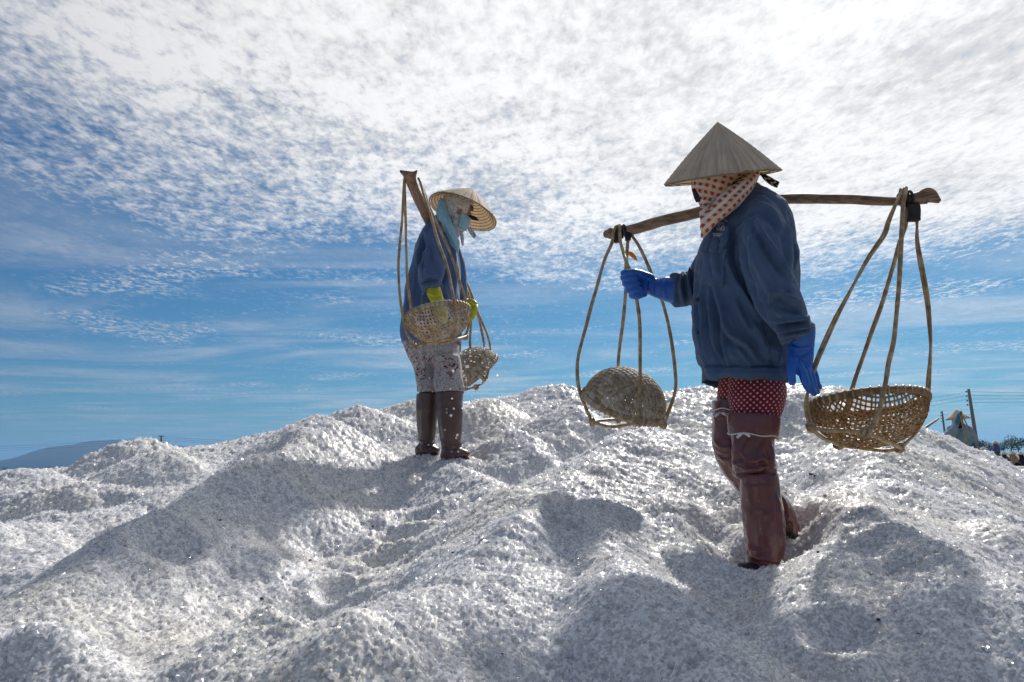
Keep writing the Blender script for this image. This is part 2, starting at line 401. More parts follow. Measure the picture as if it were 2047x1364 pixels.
def smax(a, b, k):
    h = np.clip(.5+.5*(a-b)/k, 0, 1); return b+(a-b)*h+k*h*(1-h)
FEET = []
_rl = np.random.default_rng(17); LUMPS = []
for _k in range(260):
    _y = 1.5+5.2*_rl.uniform()**1.4; _e = _rl.uniform(.05, .19); LUMPS.append((_rl.uniform(-1.0-_y*.72, .6+_y*.62), _y, .4, _e, _e*_rl.uniform(.12, .30)*(1 if _rl.uniform() < .72 else -.8)))
def salt_z(X, Y):
    X = np.asarray(X, float); Y = np.asarray(Y, float)
    wx = X+.05*vnoise(np.column_stack((X*2.3, Y*2.3, X*0)), 3); wy = Y+.05*vnoise(np.column_stack((X*2.3, Y*2.3, X*0+9)), 4)
    z = base_z(X, Y)-.105-.03*np.clip((4.5-Y)/1.5, 0, 1)
    for px, py, D, s, e, sx, sy, tu in HEAPS:
        c = P(px, py, D); a = math.radians(tu); dx, dy = wx-c[0], wy-c[1]
        u, v = (dx*math.cos(a)+dy*math.sin(a))/sx, (-dx*math.sin(a)+dy*math.cos(a))/sy
        e = e*.75; z = smax(z, c[2]-s*1.3*(np.sqrt(u*u+v*v+e*e)-e), .03)
    for pl, s, e in RIDGES:
        q = spline([P(*p) for p in pl], len(pl)*4); best = np.full(len(X), -9.0)
        for k in range(len(q)-1):
            a, ab = q[k], q[k+1]-q[k]; t = np.clip(((wx-a[0])*ab[0]+(wy-a[1])*ab[1])/(ab[0]**2+ab[1]**2), 0, 1)
            d2 = (wx-a[0]-t*ab[0])**2+(wy-a[1]-t*ab[1])**2; best = np.maximum(best, a[2]+t*ab[2]-s*1.15*(np.sqrt(d2+e*e)-e))
        z = smax(z, best, .03)
    for cx, cy, s, e, h in LUMPS:
        if abs(cx-.72) < .45 and 1.9 < cy < 3.1: continue
        m = np.nonzero((np.abs(wx-cx) < 4*e+.25) & (np.abs(wy-cy) < 4*e+.25))[0]
        if len(m):
            r2 = (wx[m]-cx)**2+(wy[m]-cy)**2; z[m] = z[m]+h*np.exp(-r2/(e*e*2))*(1-.35*np.exp(-r2/(e*e*.5)))
    for px, py, D, r, h in PITS:
        c = P(px, py, D); q = ((wx-c[0])**2+(wy-c[1])**2)/r**2; h = h*1.35; z = z-h*np.exp(-q)+h*.40*np.exp(-((np.sqrt(q)-1.7)/.5)**2)
    p = np.column_stack((X, Y, X*0))
    z = z+.020*fbm(p*2.2, 2, 11)+.0135*fbm(p*7, 3, 21)*(1+.5*vnoise(p*1.5, 5))+.0028*(.5-np.abs(vnoise(p*26, 31)))+.0018*vnoise(p*52, 32)
    for (fx, fy, fz, r) in FEET:
        w = np.exp(-(((X-fx)**2+(Y-fy)**2)/r**2)**2); z = z*(1-w)+(fz+.010*fbm(p*16, 2, 8))*w
    # flanks run out onto the flat ground
    return z
for px, py, D, r in ((1512,1168,2.79,.20),(1585,1082,3.02,.12),(852,908,4.74,.15),(908,918,4.58,.16)):
    c = P(px, py, D); FEET.append((c[0], c[1], c[2], r))

def worley(X, Y, s, seed):
    """packed crystal facets: every cell is a small tilted plane"""
    u, v = X/s, Y/s; iu, iv = np.floor(u).astype(np.int64), np.floor(v).astype(np.int64)
    best = np.full(len(X), 1e9); h = np.zeros(len(X)); z0 = np.zeros_like(iu)
    for dx in (-1, 0, 1):
        for dy in (-1, 0, 1):
            a, b = iu+dx, iv+dy
            cx = a+.5+.46*_hash(a, b, z0, seed); cy = b+.5+.46*_hash(a, b, z0+1, seed)
            ex, ey = u-cx, v-cy; d = ex*ex+ey*ey; m = d < best; best = np.where(m, d, best)
            hh = .55*_hash(a, b, z0+2, seed)+.75*_hash(a, b, z0+3, seed)*ex+.75*_hash(a, b, z0+4, seed)*ey
            h = np.where(m, hh, h)
    return h*s*.85-np.maximum(best-.15, 0)*s*1.15
def grain_relief(X, Y):
    k = np.clip((Y-2.3)/1.2, 0, 1); k2 = np.clip((Y-4.4)/1.2, 0, 1)
    a = worley(X, Y, .0072, 1)+.6*worley(X+.3, Y+.7, .0150, 2)*np.clip(1.2*vnoise(np.column_stack((X*9, Y*9, X*0)), 41), 0, 1)
    b = worley(X, Y, .0145, 3)+.5*worley(X+.3, Y+.7, .030, 4)*np.clip(1.2*vnoise(np.column_stack((X*7, Y*7, X*0)), 42), 0, 1)
    c = worley(X, Y, .0215, 5)
    return (a*(1-k)+b*k)*(1-k2)+c*k2
def build_salt():
    # a sheet whose rows and columns get coarser with distance
    ys = [.45]
    while ys[-1] < 1.1: ys.append(ys[-1]+.012)
    while ys[-1] < 7.6: ys.append(ys[-1]+.0034*ys[-1]*(1 if ys[-1] > 1.45 else 1.6))
    while ys[-1] < 12.2: ys.append(ys[-1]+.05)
    ys = np.array(ys); nx = 900; t = np.linspace(-1, 1, nx); t = .62*t+.38*t**3
    X = np.concatenate([t*(1.5+y*1.06)+(-.12-.14*y) for y in ys]); Y = np.repeat(ys, nx)
    X = np.clip(X, -9, 5.0); Z = salt_z(X, Y)+grain_relief(X, Y)
    Z = np.maximum(Z, -.06)
    V = np.column_stack((X, Y, Z)); ny = len(ys)
    i, j = np.meshgrid(np.arange(nx-1), np.arange(ny-1)); a = (j*nx+i).ravel()
    Fc = np.column_stack((a, a+1, a+nx+1, a+nx)).astype(np.int32); nf = len(Fc)
    me = bpy.data.meshes.new('salt_heap'); me.vertices.add(len(V)); me.vertices.foreach_set('co', V.astype(np.float32).ravel())
    me.loops.add(nf*4); me.loops.foreach_set('vertex_index', Fc.ravel()); me.polygons.add(nf)
    me.polygons.foreach_set('loop_start', np.arange(0, nf*4, 4, dtype=np.int32)); me.update(calc_edges=True)
    me.materials.append(M_SALT)
    o = bpy.data.objects.new('salt_heap', me); COL.objects.link(o); tag(o, kind='structure')
    print('SALT quads', nf)
    return o
salt = build_salt()

def crystal(r, seed, flat=.75):
    rg = np.random.default_rng(seed)
    # a chipped cube
    V = np.array([(x, y, z) for x in (-1, 1) for y in (-1, 1) for z in (-1, 1)], float)*np.array((1, rg.uniform(.7, 1), rg.uniform(.55, .95)))
    V += rg.normal(0, .20, V.shape); V *= r
    A = rg.normal(size=(3, 3)); q, _ = np.linalg.qr(A); V = V@q.T
    Fq = [(0, 1, 3, 2), (4, 6, 7, 5), (0, 4, 5, 1), (2, 3, 7, 6), (0, 2, 6, 4), (1, 5, 7, 3)]
    Ft = []
    for f in Fq: Ft += [(f[0], f[1], f[2]), (f[0], f[2], f[3])]
    return V, Ft
def build_grains():
    protos = []
    pc = bpy.data.collections.new('grain_prototypes')
    for k in range(8):
        rg = np.random.default_rng(100+k); parts = []
        for i in range(2):
            a, q = rg.uniform(0, 6.28), math.sqrt(rg.uniform(0, 1))
            V, Ft = crystal(rg.choice((.0022, .0030, .0038, .0052), p=(.32, .36, .24, .08)), 1000+k*50+i)
            parts.append((V+np.array((math.cos(a)*q*.011, math.sin(a)*q*.011, rg.uniform(-.001, .004))), Ft))
        V, Ft = join(parts); me = bpy.data.meshes.new('grain_cluster'); me.from_pydata(V.tolist(), [], Ft); me.materials.append(M_GRAIN)
        ob = bpy.data.objects.new('grain_cluster', me); pc.objects.link(ob); protos.append(ob)
    pts, scl = [], []
    y = .75
    while y < 9.6:
        st = .021 if y < 2.4 else (.021+(y-2.4)*.0135)
        x0, x1 = max(-7.5, -1.0-y*.95), min(4.2, .9+y*.85)
        xs = np.arange(x0, x1, st); n = len(xs)
        pts.append(np.column_stack((xs+RNG.uniform(-.5, .5, n)*st, np.full(n, y)+RNG.uniform(-.5, .5, n)*st))); scl.append(np.full(n, st/.021)); y += st
    pts = np.concatenate(pts); scl = np.concatenate(scl)
    X, Y = pts[:, 0], pts[:, 1]; e = .01; Z = salt_z(X, Y); zx = (salt_z(X+e, Y)-Z)/e; zy = (salt_z(X, Y+e)-Z)/e
    keep = (Z > 0.0) & (RNG.uniform(0, 1, len(X)) < .75)
    N = np.column_stack((-zx, -zy, np.ones(len(X)))); N /= np.linalg.norm(N, axis=1)[:, None]
    clump = np.clip(1.0+.45*vnoise(np.column_stack((X*14, Y*14, X*0)), 77), .5, 1.6)
    V = np.column_stack((X, Y, Z))[keep]; N = N[keep]; S = (np.minimum(scl**.7, 1.7)*clump*RNG.uniform(.8, 1.25, len(X)))[keep]; n = len(V)
    me = bpy.data.meshes.new('salt_grains'); me.from_pydata(V.tolist(), [], [])
    at = me.attributes.new('nrm', 'FLOAT_VECTOR', 'POINT'); at.data.foreach_set('vector', N.astype(np.float32).ravel())
    a2 = me.attributes.new('siz', 'FLOAT', 'POINT'); a2.data.foreach_set('value', S.astype(np.float32))
    a3 = me.attributes.new('spin', 'FLOAT', 'POINT'); a3.data.foreach_set('value', RNG.uniform(0, 6.283, n).astype(np.float32))
    o = bpy.data.objects.new('salt_grains', me); COL.objects.link(o)
    tag(o, 'coarse white salt crystals covering the heap', 'salt', kind='stuff')
    ng = bpy.data.node_groups.new('scatter', 'GeometryNodeTree')
    ng.interface.new_socket('Geometry', in_out='INPUT', socket_type='NodeSocketGeometry'); ng.interface.new_socket('Geometry', in_out='OUTPUT', socket_type='NodeSocketGeometry')
    N_ = ng.nodes; L = ng.links; gi, go = N_.new('NodeGroupInput'), N_.new('NodeGroupOutput')
    ci = N_.new('GeometryNodeCollectionInfo'); ci.inputs[0].default_value = pc; ci.inputs['Separate Children'].default_value = True; ci.inputs['Reset Children'].default_value = True
    ip = N_.new('GeometryNodeInstanceOnPoints'); ip.inputs['Pick Instance'].default_value = True
    def attr(nm, tp):
        q = N_.new('GeometryNodeInputNamedAttribute'); q.data_type = tp; q.inputs[0].default_value = nm; return q.outputs[0]
    al = N_.new('FunctionNodeAlignRotationToVector'); al.axis = 'Z'
    L.new(attr('nrm', 'FLOAT_VECTOR'), al.inputs['Vector'])
    rr = N_.new('FunctionNodeRotateRotation'); rr.rotation_space = 'LOCAL'; L.new(al.outputs[0], rr.inputs[0])
    er = N_.new('FunctionNodeEulerToRotation'); cx = N_.new('ShaderNodeCombineXYZ'); L.new(attr('spin', 'FLOAT'), cx.inputs[2]); L.new(cx.outputs[0], er.inputs[0]); L.new(er.outputs[0], rr.inputs[1])
    L.new(gi.outputs[0], ip.inputs['Points']); L.new(ci.outputs[0], ip.inputs['Instance']); L.new(rr.outputs[0], ip.inputs['Rotation']); L.new(attr('siz', 'FLOAT'), ip.inputs['Scale'])
    L.new(ip.outputs[0], go.inputs[0])
    o.modifiers.new('scatter', 'NODES').node_group = ng
    print('GRAINS', n)
build_grains()

def specks():
    rg = np.random.default_rng(55); parts = []
    for x, y, s in ((523,1197,5),(620,1120,4),(745,1052,3),(1809,1116,4),(1756,1239,7),(1836,1268,6),(1635,1103,4),(1622,948,7),(1628,951,5),(1945,962,4),(905,1105,4),(1004,1307,4),(1790,1220,4),(440,1040,4),(1636,985,4),(700,980,3),(280,1080,3)):
        d = P(x, y, 1.0)-CAM; t = np.arange(1.2, 6.5, .01); q = CAM+np.outer(t, d); hit = np.nonzero(q[:, 2] < salt_z(q[:, 0], q[:, 1])+.004)[0]
        if len(hit) == 0: continue
        c = q[hit[0]]; v, f = crystal(s*.45*t[hit[0]]/F, 5000+x); parts.append((v*np.array((1.3, 1, .7))+c, f))
    o = mk('dirt_specks', *join(parts), material('dark_grit', (.035, .032, .03), .9, .1), None, False); tag(o, 'dark grit scattered in the white salt', 'grit', kind='stuff')
specks()
# ------------------------------------------------------------------ cloth, straw, rubber
def weave_extra(scale):
    def f(g, tc, c):
        w = g.n('ShaderNodeTexWave', {'wave_type': 'BANDS', 'bands_direction': 'DIAGONAL'}, Vector=tc.outputs['Object'], Scale=scale, Distortion=.6)
        return g.mix(g.m('MULTIPLY', w.outputs[0], .18), c, (.10, .14, .20))
    return f
M_JACKET = material('navy_cotton', (.054, .099, .185), .92, .18, (420, .35, 3, .0012), (5.5, (.080, .135, .240), .8), sheen=.15, extra=weave_extra(260))
M_JACKET2 = material('blue_cotton', (.075, .130, .270), .92, .18, (420, .3, 3, .0012), (6, (.105, .165, .31), .7), sheen=.12, extra=weave_extra(260))
M_LOGO = material('faded_print', (.42, .47, .55), .8, .2)
M_GLOVE_B = material('blue_rubber', (.008, .105, .46), .38, .5, (45, .35, 4, .005), (9, (.012, .14, .56), .6))
M_GLOVE_Y = material('yellow_rubber', (.50, .50, .010), .42, .45, (45, .2, 4, .003), (9, (.42, .44, .01), .6))
def salt_dust(g, tc, c):
    n = g.noise(tc.outputs['Object'], 55, 4, .7); return g.mix(g.m('MULTIPLY', g.ss(n, .64, .76), .35), c, (.50, .46, .45))
M_RUBBER = material('maroon_rubber', (.135, .042, .044), .22, .55, (14, .5, 3, .008), (5, (.165, .062, .060), .8), extra=salt_dust)
M_RUBBER2 = material('brown_rubber', (.085, .048, .044), .34, .5, (14, .3, 3, .006), (5, (.12, .07, .06), .8), extra=salt_dust)
M_SOLE = material('dark_rubber', (.03, .022, .026), .6, .3)
M_STRING = material('white_string', (.72, .70, .66), .9, .1)
M_BLACK = material('black_rubber_strip', (.018, .017, .020), .6, .3, (60, .4, 3, .003), (20, (.05, .045, .045), .6))
M_SKIN = material('skin', (.36, .19, .12), .55, .35, (80, .1, 3, .001))
M_ORANGE = material('orange_ribbon', (.75, .28, .02), .8, .2)
def straw_grain(g, tc, c):
    mp = g.n('ShaderNodeMapping', Vector=tc.outputs['UV']); mp.inputs['Scale'].default_value = (95, 3.0, 1)
    n = g.noise(mp.outputs[0], 1.0, 4, .6); n2 = g.noise(tc.outputs['Object'], 13, 3, .6)
    c = g.mix(g.ss(n, .34, .66), (.58, .50, .40), (.90, .82, .68)); return g.mix(g.m('MULTIPLY', g.ss(n2, .42, .70), .5), c, (.58, .49, .37))
def translucent(m, col, f):
    g = m.node_tree; out = [n for n in g.nodes if n.type == 'OUTPUT_MATERIAL'][0]; b = [n for n in g.nodes if n.type == 'BSDF_PRINCIPLED'][0]
    t = g.nodes.new('ShaderNodeBsdfTranslucent'); t.inputs[0].default_value = (*col, 1); mx = g.nodes.new('ShaderNodeMixShader'); mx.inputs[0].default_value = f
    g.links.new(b.outputs[0], mx.inputs[1]); g.links.new(t.outputs[0], mx.inputs[2]); g.links.new(mx.outputs[0], out.inputs[0]); return m
M_HAT = translucent(material('palm_leaf', (.5, .45, .36), .75, .25, (90, .25, 3, .002), extra=straw_grain), (.85, .72, .54), .42)
M_HOOP = material('bamboo_hoop', (.26, .19, .11), .6, .3)
def cane(g, tc, c):
    n = g.noise(tc.outputs['Object'], 30, 4, .65, .5); n2 = g.noise(tc.outputs['Object'], 8, 3, .6)
    c = g.mix(g.ss(n, .36, .66), (.27, .18, .09), (.54, .40, .23)); return g.mix(g.m('MULTIPLY', g.ss(n2, .52, .72), .5), c, (.15, .095, .058))
M_CANE = material('cane', (.3, .2, .1), .5, .4, (70, .35, 4, .002), extra=cane)
def strip_c(g, tc, c):
    n = g.noise(tc.outputs['Object'], 40, 4, .6); n2 = g.noise(tc.outputs['Object'], 10, 4, .6)
    c = g.mix(g.ss(n, .35, .68), (.33, .26, .175), (.68, .58, .43)); return g.mix(g.m('MULTIPLY', g.ss(n2, .48, .64), .6), c, (.70, .68, .64))
M_WEAVE = translucent(material('split_bamboo', (.26, .2, .13), .7, .3, (120, .3, 3, .001), extra=strip_c), (.60, .42, .18), .28)
M_WEAVE_PALE = M_WEAVE
def strip_d(g, tc, c):
    n = g.noise(tc.outputs['Object'], 40, 4, .6); n2 = g.noise(tc.outputs['Object'], 10, 4, .6)
    c = g.mix(g.ss(n, .35, .68), (.15, .098, .055), (.38, .275, .16)); return g.mix(g.m('MULTIPLY', g.ss(n2, .54, .68), .4), c, (.46, .43, .40))
M_WEAVE = translucent(material('split_bamboo_brown', (.26, .2, .13), .65, .35, (120, .3, 3, .001), extra=strip_d), (.70, .46, .14), .30)
def wood(g, tc, c):
    mp = g.n('ShaderNodeMapping', Vector=tc.outputs['Object']); mp.inputs['Scale'].default_value = WOODS['s']
    n = g.noise(mp.outputs[0], 1, 5, .6, .8); return g.mix(g.ss(n, .32, .68), (.14, .085, .052), (.33, .225, .15))
WOODS = {'s': (5, 40, 60)}
M_POLE = material('worn_wood', (.25, .17, .1), .62, .35, (60, .25, 4, .002), extra=wood)
WOODS = {'s': (60, 5, 60)}
M_POLE2 = material('worn_wood_pale', (.25, .17, .1), .62, .35, (60, .25, 4, .002), extra=wood)
def dots(g, tc, c):
    uv = g.n('ShaderNodeSeparateXYZ', Vector=tc.outputs['UV']); u, v = uv.outputs[0], uv.outputs[1]
    def grid(o):
        a = g.m('SUBTRACT', g.m('FRACT', g.m('ADD', g.m('DIVIDE', u, .021), o)), .5); b = g.m('SUBTRACT', g.m('FRACT', g.m('ADD', g.m('DIVIDE', v, .021), o)), .5)
        return g.m('SQRT', g.m('ADD', g.m('MULTIPLY', a, a), g.m('MULTIPLY', b, b)))
    d = g.m('MINIMUM', grid(0.0), grid(.5)); return g.mix(g.ss(d, .13, .19, 1, 0), c, (.62, .55, .50))
M_DOTS = material('crimson_dotted_cloth', (.20, .010, .022), .85, .2, (300, .2, 2, .001), (8, (.27, .016, .035), .8), extra=dots, sheen=.1)
def speck(g, tc, c):
    v = g.n('ShaderNodeTexVoronoi', {'feature': 'F1'}, Vector=tc.outputs['Object'], Scale=180); n = g.noise(tc.outputs['Object'], 9, 3, .6, 1.5)
    c = g.mix(g.ss(v.outputs['Distance'], .30, .46), (.03, .03, .045), (.46, .44, .45))
    band = g.m('ABSOLUTE', g.m('SUBTRACT', g.m('FRACT', g.m('MULTIPLY', n, 7.0)), .5)); gate = g.ss(g.noise(tc.outputs['Object'], 6, 2, .5), .50, .58)
    return g.mix(g.m('MULTIPLY', g.ss(band, .10, .17, 1, 0), gate), c, (.13, .025, .045))
M_SPECK = material('speckled_print_cloth', (.5, .5, .5), .88, .2, (200, .2, 2, .001), extra=speck)
def check(g, tc, c):
    uv = g.n('ShaderNodeSeparateXYZ', Vector=tc.outputs['UV']); u, v = uv.outputs[0], uv.outputs[1]
    w = g.m('MULTIPLY', g.m('SUBTRACT', g.noise(tc.outputs['Object'], 30, 3, .6), .5), .006)
    fu, fv = g.m('FRACT', g.m('DIVIDE', g.m('ADD', u, w), .0235)), g.m('FRACT', g.m('DIVIDE', g.m('ADD', v, w), .0235))
    a, b = g.ss(fu, .46, .54), g.ss(fv, .46, .54)
    n = g.noise(tc.outputs['Object'], 16, 3, .6); cream = g.mix(n, (.66, .56, .44), (.80, .74, .64))
    c1 = g.mix(g.m('MULTIPLY', b, .34), cream, (.60, .20, .10)); return g.mix(g.m('MULTIPLY', a, g.m('MULTIPLY', b, .95)), c1, (.40, .045, .035))
M_CHECK = material('red_checked_cloth', (.7, .6, .5), .9, .15, (260, .3, 2, .0012), extra=check, sheen=.1)
def zig(g, tc, c):
    uv = g.n('ShaderNodeSeparateXYZ', Vector=tc.outputs['UV']); u, v = uv.outputs[0], uv.outputs[1]
    t = g.m('ABSOLUTE', g.m('SUBTRACT', g.m('FRACT', g.m('MULTIPLY', u, 2.2)), .5)); d = g.m('ABSOLUTE', g.m('SUBTRACT', g.m('FRACT', g.m('ADD', g.m('MULTIPLY', v, 2.4), g.m('MULTIPLY', t, 1.2))), .5))
    return g.mix(g.ss(d, .10, .16, 1, 0), c, (.55, .48, .33))
M_ZIG = material('black_zigzag_cloth', (.022, .02, .03), .85, .2, extra=zig)
M_PURPLE = material('purple_cloth_scrap', (.075, .05, .085), .9, .1)
M_PALEBLUE = material('pale_blue_cloth', (.27, .50, .60), .9, .15, (120, .3, 3, .002), (12, (.36, .60, .68), .8))
def printed(g, tc, c):
    n = g.noise(tc.outputs['Object'], 34, 4, .6, 2.5); return g.mix(g.ss(n, .55, .62), (.64, .64, .63), (.14, .15, .17))
M_PRINT = material('grey_printed_cloth', (.6, .6, .6), .9, .15, (120, .3, 3, .002), extra=printed)
M_LEAFTIE = material('straw_tie', (.42, .38, .17), .8, .2)

# ------------------------------------------------------------------ shared builders
def cframe(v):
    """camera-frame direction (right, up, away) to world"""
    return unit(RT*v[0]+UP*v[1]+FW*v[2])
def basis(a):
    a = unit(a); e1 = unit(np.cross(a, (.13, .99, .07))) if abs(a[1]) < .9 else unit(np.cross(a, (1, 0, 0))); return e1, np.cross(a, e1), a
def make_hat(person, centre, axis, R, H, seed=1, sag=.006):
    rg = np.random.default_rng(seed); e1, e2, a = basis(axis); n = 180; nr = 40
    jit = np.clip(rg.normal(0, 1, n), -1.5, 1.5); jit = .0011*jit; low = .0028*np.sin(np.linspace(0, 2*np.pi, n, endpoint=False)*3+seed)
    out, inn, uv = [], [], []
    th = np.linspace(0, 2*np.pi, n, endpoint=False)
    for k in range(nr+1):
        f = k/nr; r = R*f; h = H*(1-f)+sag*math.sin(math.pi*f)+.0016*math.cos(f*2*np.pi*15)*f
        rr = np.maximum(r+jit*f*2+low*f*f, .0006); hh = h+.0016*jit/.0011*f+low*f*f*.6+(rg.normal(0, .0022, n) if k == nr else 0)
        out.append(np.asarray(centre)+np.outer(rr*np.cos(th), e1)+np.outer(rr*np.sin(th), e2)+np.outer(hh*np.ones(n), a))
        inn.append(out[-1]-a*.0035-(out[-1]-centre-np.outer((out[-1]-centre)@a, a))*.012)
    rings = out+inn[::-1]; V, Fc = loft(rings, cap=False); m = len(rings)
    uv = np.array([(abs(j/n-.5)*2, (min(i, m-1-i))/nr) for i in range(m) for j in range(n)])
    hat = mk('conical_hat', V, Fc, M_HAT, person, True, uv)
    t = np.linspace(0, 2*np.pi, 73)[:-1]
    def hoop(r, z, w):
        c = [np.asarray(centre)+r*math.cos(q)*e1+r*math.sin(q)*e2+z*a for q in t]; rings = []
        for i, q in enumerate(t):
            rad = math.cos(q)*e1+math.sin(q)*e2; rings.append(ring(c[i], rad, a, w, w, 6))
        rings.append(rings[0]); return loft(rings, cap=False)
    V, Fc = hoop(R*.995, -.002, .0032); mk('rim_hoop', V, Fc, M_HOOP, hat)
    V, Fc = join([hoop(R*f, H*(1-f)+sag*math.sin(math.pi*f)-.0135, .0020) for f in np.linspace(.2, .93, 12)]); mk('inner_hoops', V, Fc, M_HOOP, hat)
    return hat
def bowl(name, label, centre, axis, R, D, ns=25, group=None, seed=0, cover=.20, mat=None):
    """open-weave bowl of split bamboo; axis points out of the opening, centre is the rim centre"""
    e1, e2, a = basis(axis); c = np.asarray(centre, float); root = empty(name, c-a*D)
    rg = np.random.default_rng(seed+5)
    def surf(s, t):
        rho = np.minimum(np.sqrt(s*s+t*t), 1.0); ph = rho*np.pi/2; k = np.where(rho > 1e-6, np.sin(ph)/np.maximum(rho, 1e-6), np.pi/2)
        return c+np.outer(R*k*s, e1)+np.outer(R*k*t, e2)-np.outer(D*np.cos(ph)**.9, a)
    parts = []; pitch = 2.0/ns
    for dr in (0, 1):
        for i in range(ns):
            s0 = -1+(i+.5)*pitch+rg.normal(0, .07)*pitch; lim = math.sqrt(max(.0, .995-s0*s0))
            if lim < .08: continue
            m = max(6, int(lim/pitch*2*2.2)); t = np.linspace(-lim, lim, m); wob = rg.normal(0, .05)*pitch*np.sin(t*3+rg.uniform(0, 6))
            w = pitch*cover*rg.uniform(.85, 1.15)
            def pt(off):
                s = np.full(m, s0)+off+wob
                return surf(s, t) if dr == 0 else surf(t, s)
            mid = pt(0); A, B = pt(-w), pt(w)
            nrm = mid-(c-a*D*.25); nrm /= np.linalg.norm(nrm, axis=1)[:, None]
            ph = np.cos((t+1)/pitch*np.pi+i*np.pi+(0 if dr == 0 else np.pi))
            lift = np.outer(.0022*ph, np.ones(3))*nrm; th = nrm*.0013
            rings = [np.array((A[k]+lift[k]-th[k], B[k]+lift[k]-th[k], B[k]+lift[k]+th[k], A[k]+lift[k]+th[k])) for k in range(m)]
            parts.append(loft(rings))
    V, Fc = join(parts); mat = mat or M_WEAVE; w = mk('weave', V, Fc, mat, root, False); tag(w, kind='stuff')
    th = np.linspace(0, 2*np.pi, 64, endpoint=False)
    def hoop(r, z, wr, wa):
        rings = []
        for q in th:
            rad = math.cos(q)*e1+math.sin(q)*e2; k = 1+.05*math.sin(q*5+seed); rings.append(ring(c+rad*(r+.002*math.sin(3*q+seed))+a*z, rad, a, wr*k, wa*k, 8))
        rings.append(rings[0]); return loft(rings, cap=False)
    rim = mk('rim', *join([hoop(R*1.015, -.006, .0055, .013), hoop(R*.97, -.004, .004, .011)]), mat, root)
    lash = []
    for q in np.linspace(0, 2*np.pi, 46, endpoint=False):
        rad = math.cos(q)*e1+math.sin(q)*e2; tg = -math.sin(q)*e1+math.cos(q)*e2; o = c+rad*R*.995-a*.005
        lash.append(loft([ring(o+tg*s+a*s*.6, rad, a, .0125, .0165, 8) for s in (-.0028, .0028)]))
    tag(mk('rim_lashing', *join(lash), M_CANE, rim), kind='stuff')
    tag(root, label, 'basket', group); return root
def strap(pts, r, seed=0, nodes=5, pair=False, mat=None):
    """a length of cane with swollen nodes and a slight wander"""
    rg = np.random.default_rng(seed); q = np.array([P(*p) for p in pts]); L = np.linalg.norm(np.diff(q, axis=0), axis=1).sum(); n = 60
    c = spline(q, n); f = np.linspace(0, 1, n)
    wob = np.column_stack([.0020*np.sin(f*L*rg.uniform(10, 18)+rg.uniform(0, 6))+.0007*np.sin(f*L*rg.uniform(30, 50)+rg.uniform(0, 6)) for _ in range(3)])
    rad = r*(.92+.05*np.sin(f*L*22+seed))
    for nd in (np.arange(nodes)+rg.uniform(.3, .7))/nodes: rad = rad*(1+.20*np.exp(-((f-nd)*L/.010)**2)-.10*np.exp(-((f-nd)*L/.035)**2))
    if not pair: return tube(c+wob, rad, 9, n)
    tw = f*L*9+seed; T = np.gradient(c, axis=0); T /= np.linalg.norm(T, axis=1)[:, None]; U = unit_rows(np.cross(T, (0, 1, .2))); W = np.cross(T, U)
    off = (np.cos(tw)[:, None]*U+np.sin(tw)[:, None]*W)*(r*.55); rad *= .62
    return join([tube(c+wob+off, rad, 8, n), tube(c+wob-off, rad, 8, n)])
def knot(p, r, seed, d=(1, 0, 0)):
    rg = np.random.default_rng(seed); p = np.asarray(p); parts = []
    for k in range(4):
        ax = unit(np.asarray(d)+rg.normal(0, .6, 3)); e1, e2, a = basis(ax); t = np.linspace(0, 2*np.pi, 20); R = r*rg.uniform(.85, 1.15)
        parts.append(tube([p+R*math.cos(q)*e1+R*math.sin(q)*e2+a*rg.uniform(-.2, .2)*r for q in t], r*.42, 6, 24))
    parts.append(limb([p-unit(d)*r*.8, p+unit(d)*r*.8], [r*.8, r*.8], n=8, seg=4, ref=(.1, .3, .95)))
    return join(parts)
def hanger(name, label, straps, bars, knots, r, group=None, seed=0, kr=1.7):
    base = np.mean([P(*k) for k in knots], axis=0); root = empty(name, base-np.array((0, 0, .012)))
    for i, (pts, pair) in enumerate(straps): mk('strap', *strap(pts, r, seed+i*3, 4, pair), M_CANE, root)
    for i, pts in enumerate(bars): mk('base_bar', *strap(pts, r*.92, seed+40+i, 2), M_CANE, root)
    for i, k in enumerate(knots): mk('knot', *knot(P(*k), r*kr, seed+70+i), M_CANE, root)
    tag(root, label, 'basket hanger', group); return root
def cloth_noise(V, N, amp, sc, seed, aniso=(1, 1, 1)):
    p = V*np.asarray(aniso)*sc; n = fbm(p+.6*np.column_stack((vnoise(p*.7, seed+5), vnoise(p*.7+9, seed+6), vnoise(p*.7+19, seed+7))), 3, seed)
    return amp*(1-2*np.abs(n))          # ridged, like gathered cloth
def head(centre, fwd, up, s=1.0):
    """ellipsoid head with brow, nose, mouth and chin, as closed parts for the body surface"""
    f, u = unit(fwd), unit(up); u = unit(u-f*(u@f)); r = np.cross(f, u); c = np.asarray(centre); parts = []
    def ell(o, a, b, d, n=20):
        rings = []
        for k in range(1, 14):
            t = math.pi*k/14; rings.append(ring(c+(o[0]*f+o[1]*r+o[2]*u)*s+u*d*s*math.cos(t), f, r, a*s*math.sin(t), b*s*math.sin(t), n))
        return loft(rings)
    parts.append(ell((-.012, 0, .025), .094, .075, .092)); parts.append(ell((.022, 0, -.045), .066, .058, .070))
    parts.append(ell((.091, 0, -.022), .016, .015, .026)); parts.append(ell((.080, 0, .016), .016, .050, .012)); parts.append(ell((.080, 0, -.068), .012, .024, .011))
    for q in (-1, 1): parts.append(ell((-.005, q*.078, -.012), .020, .010, .032))
    return parts
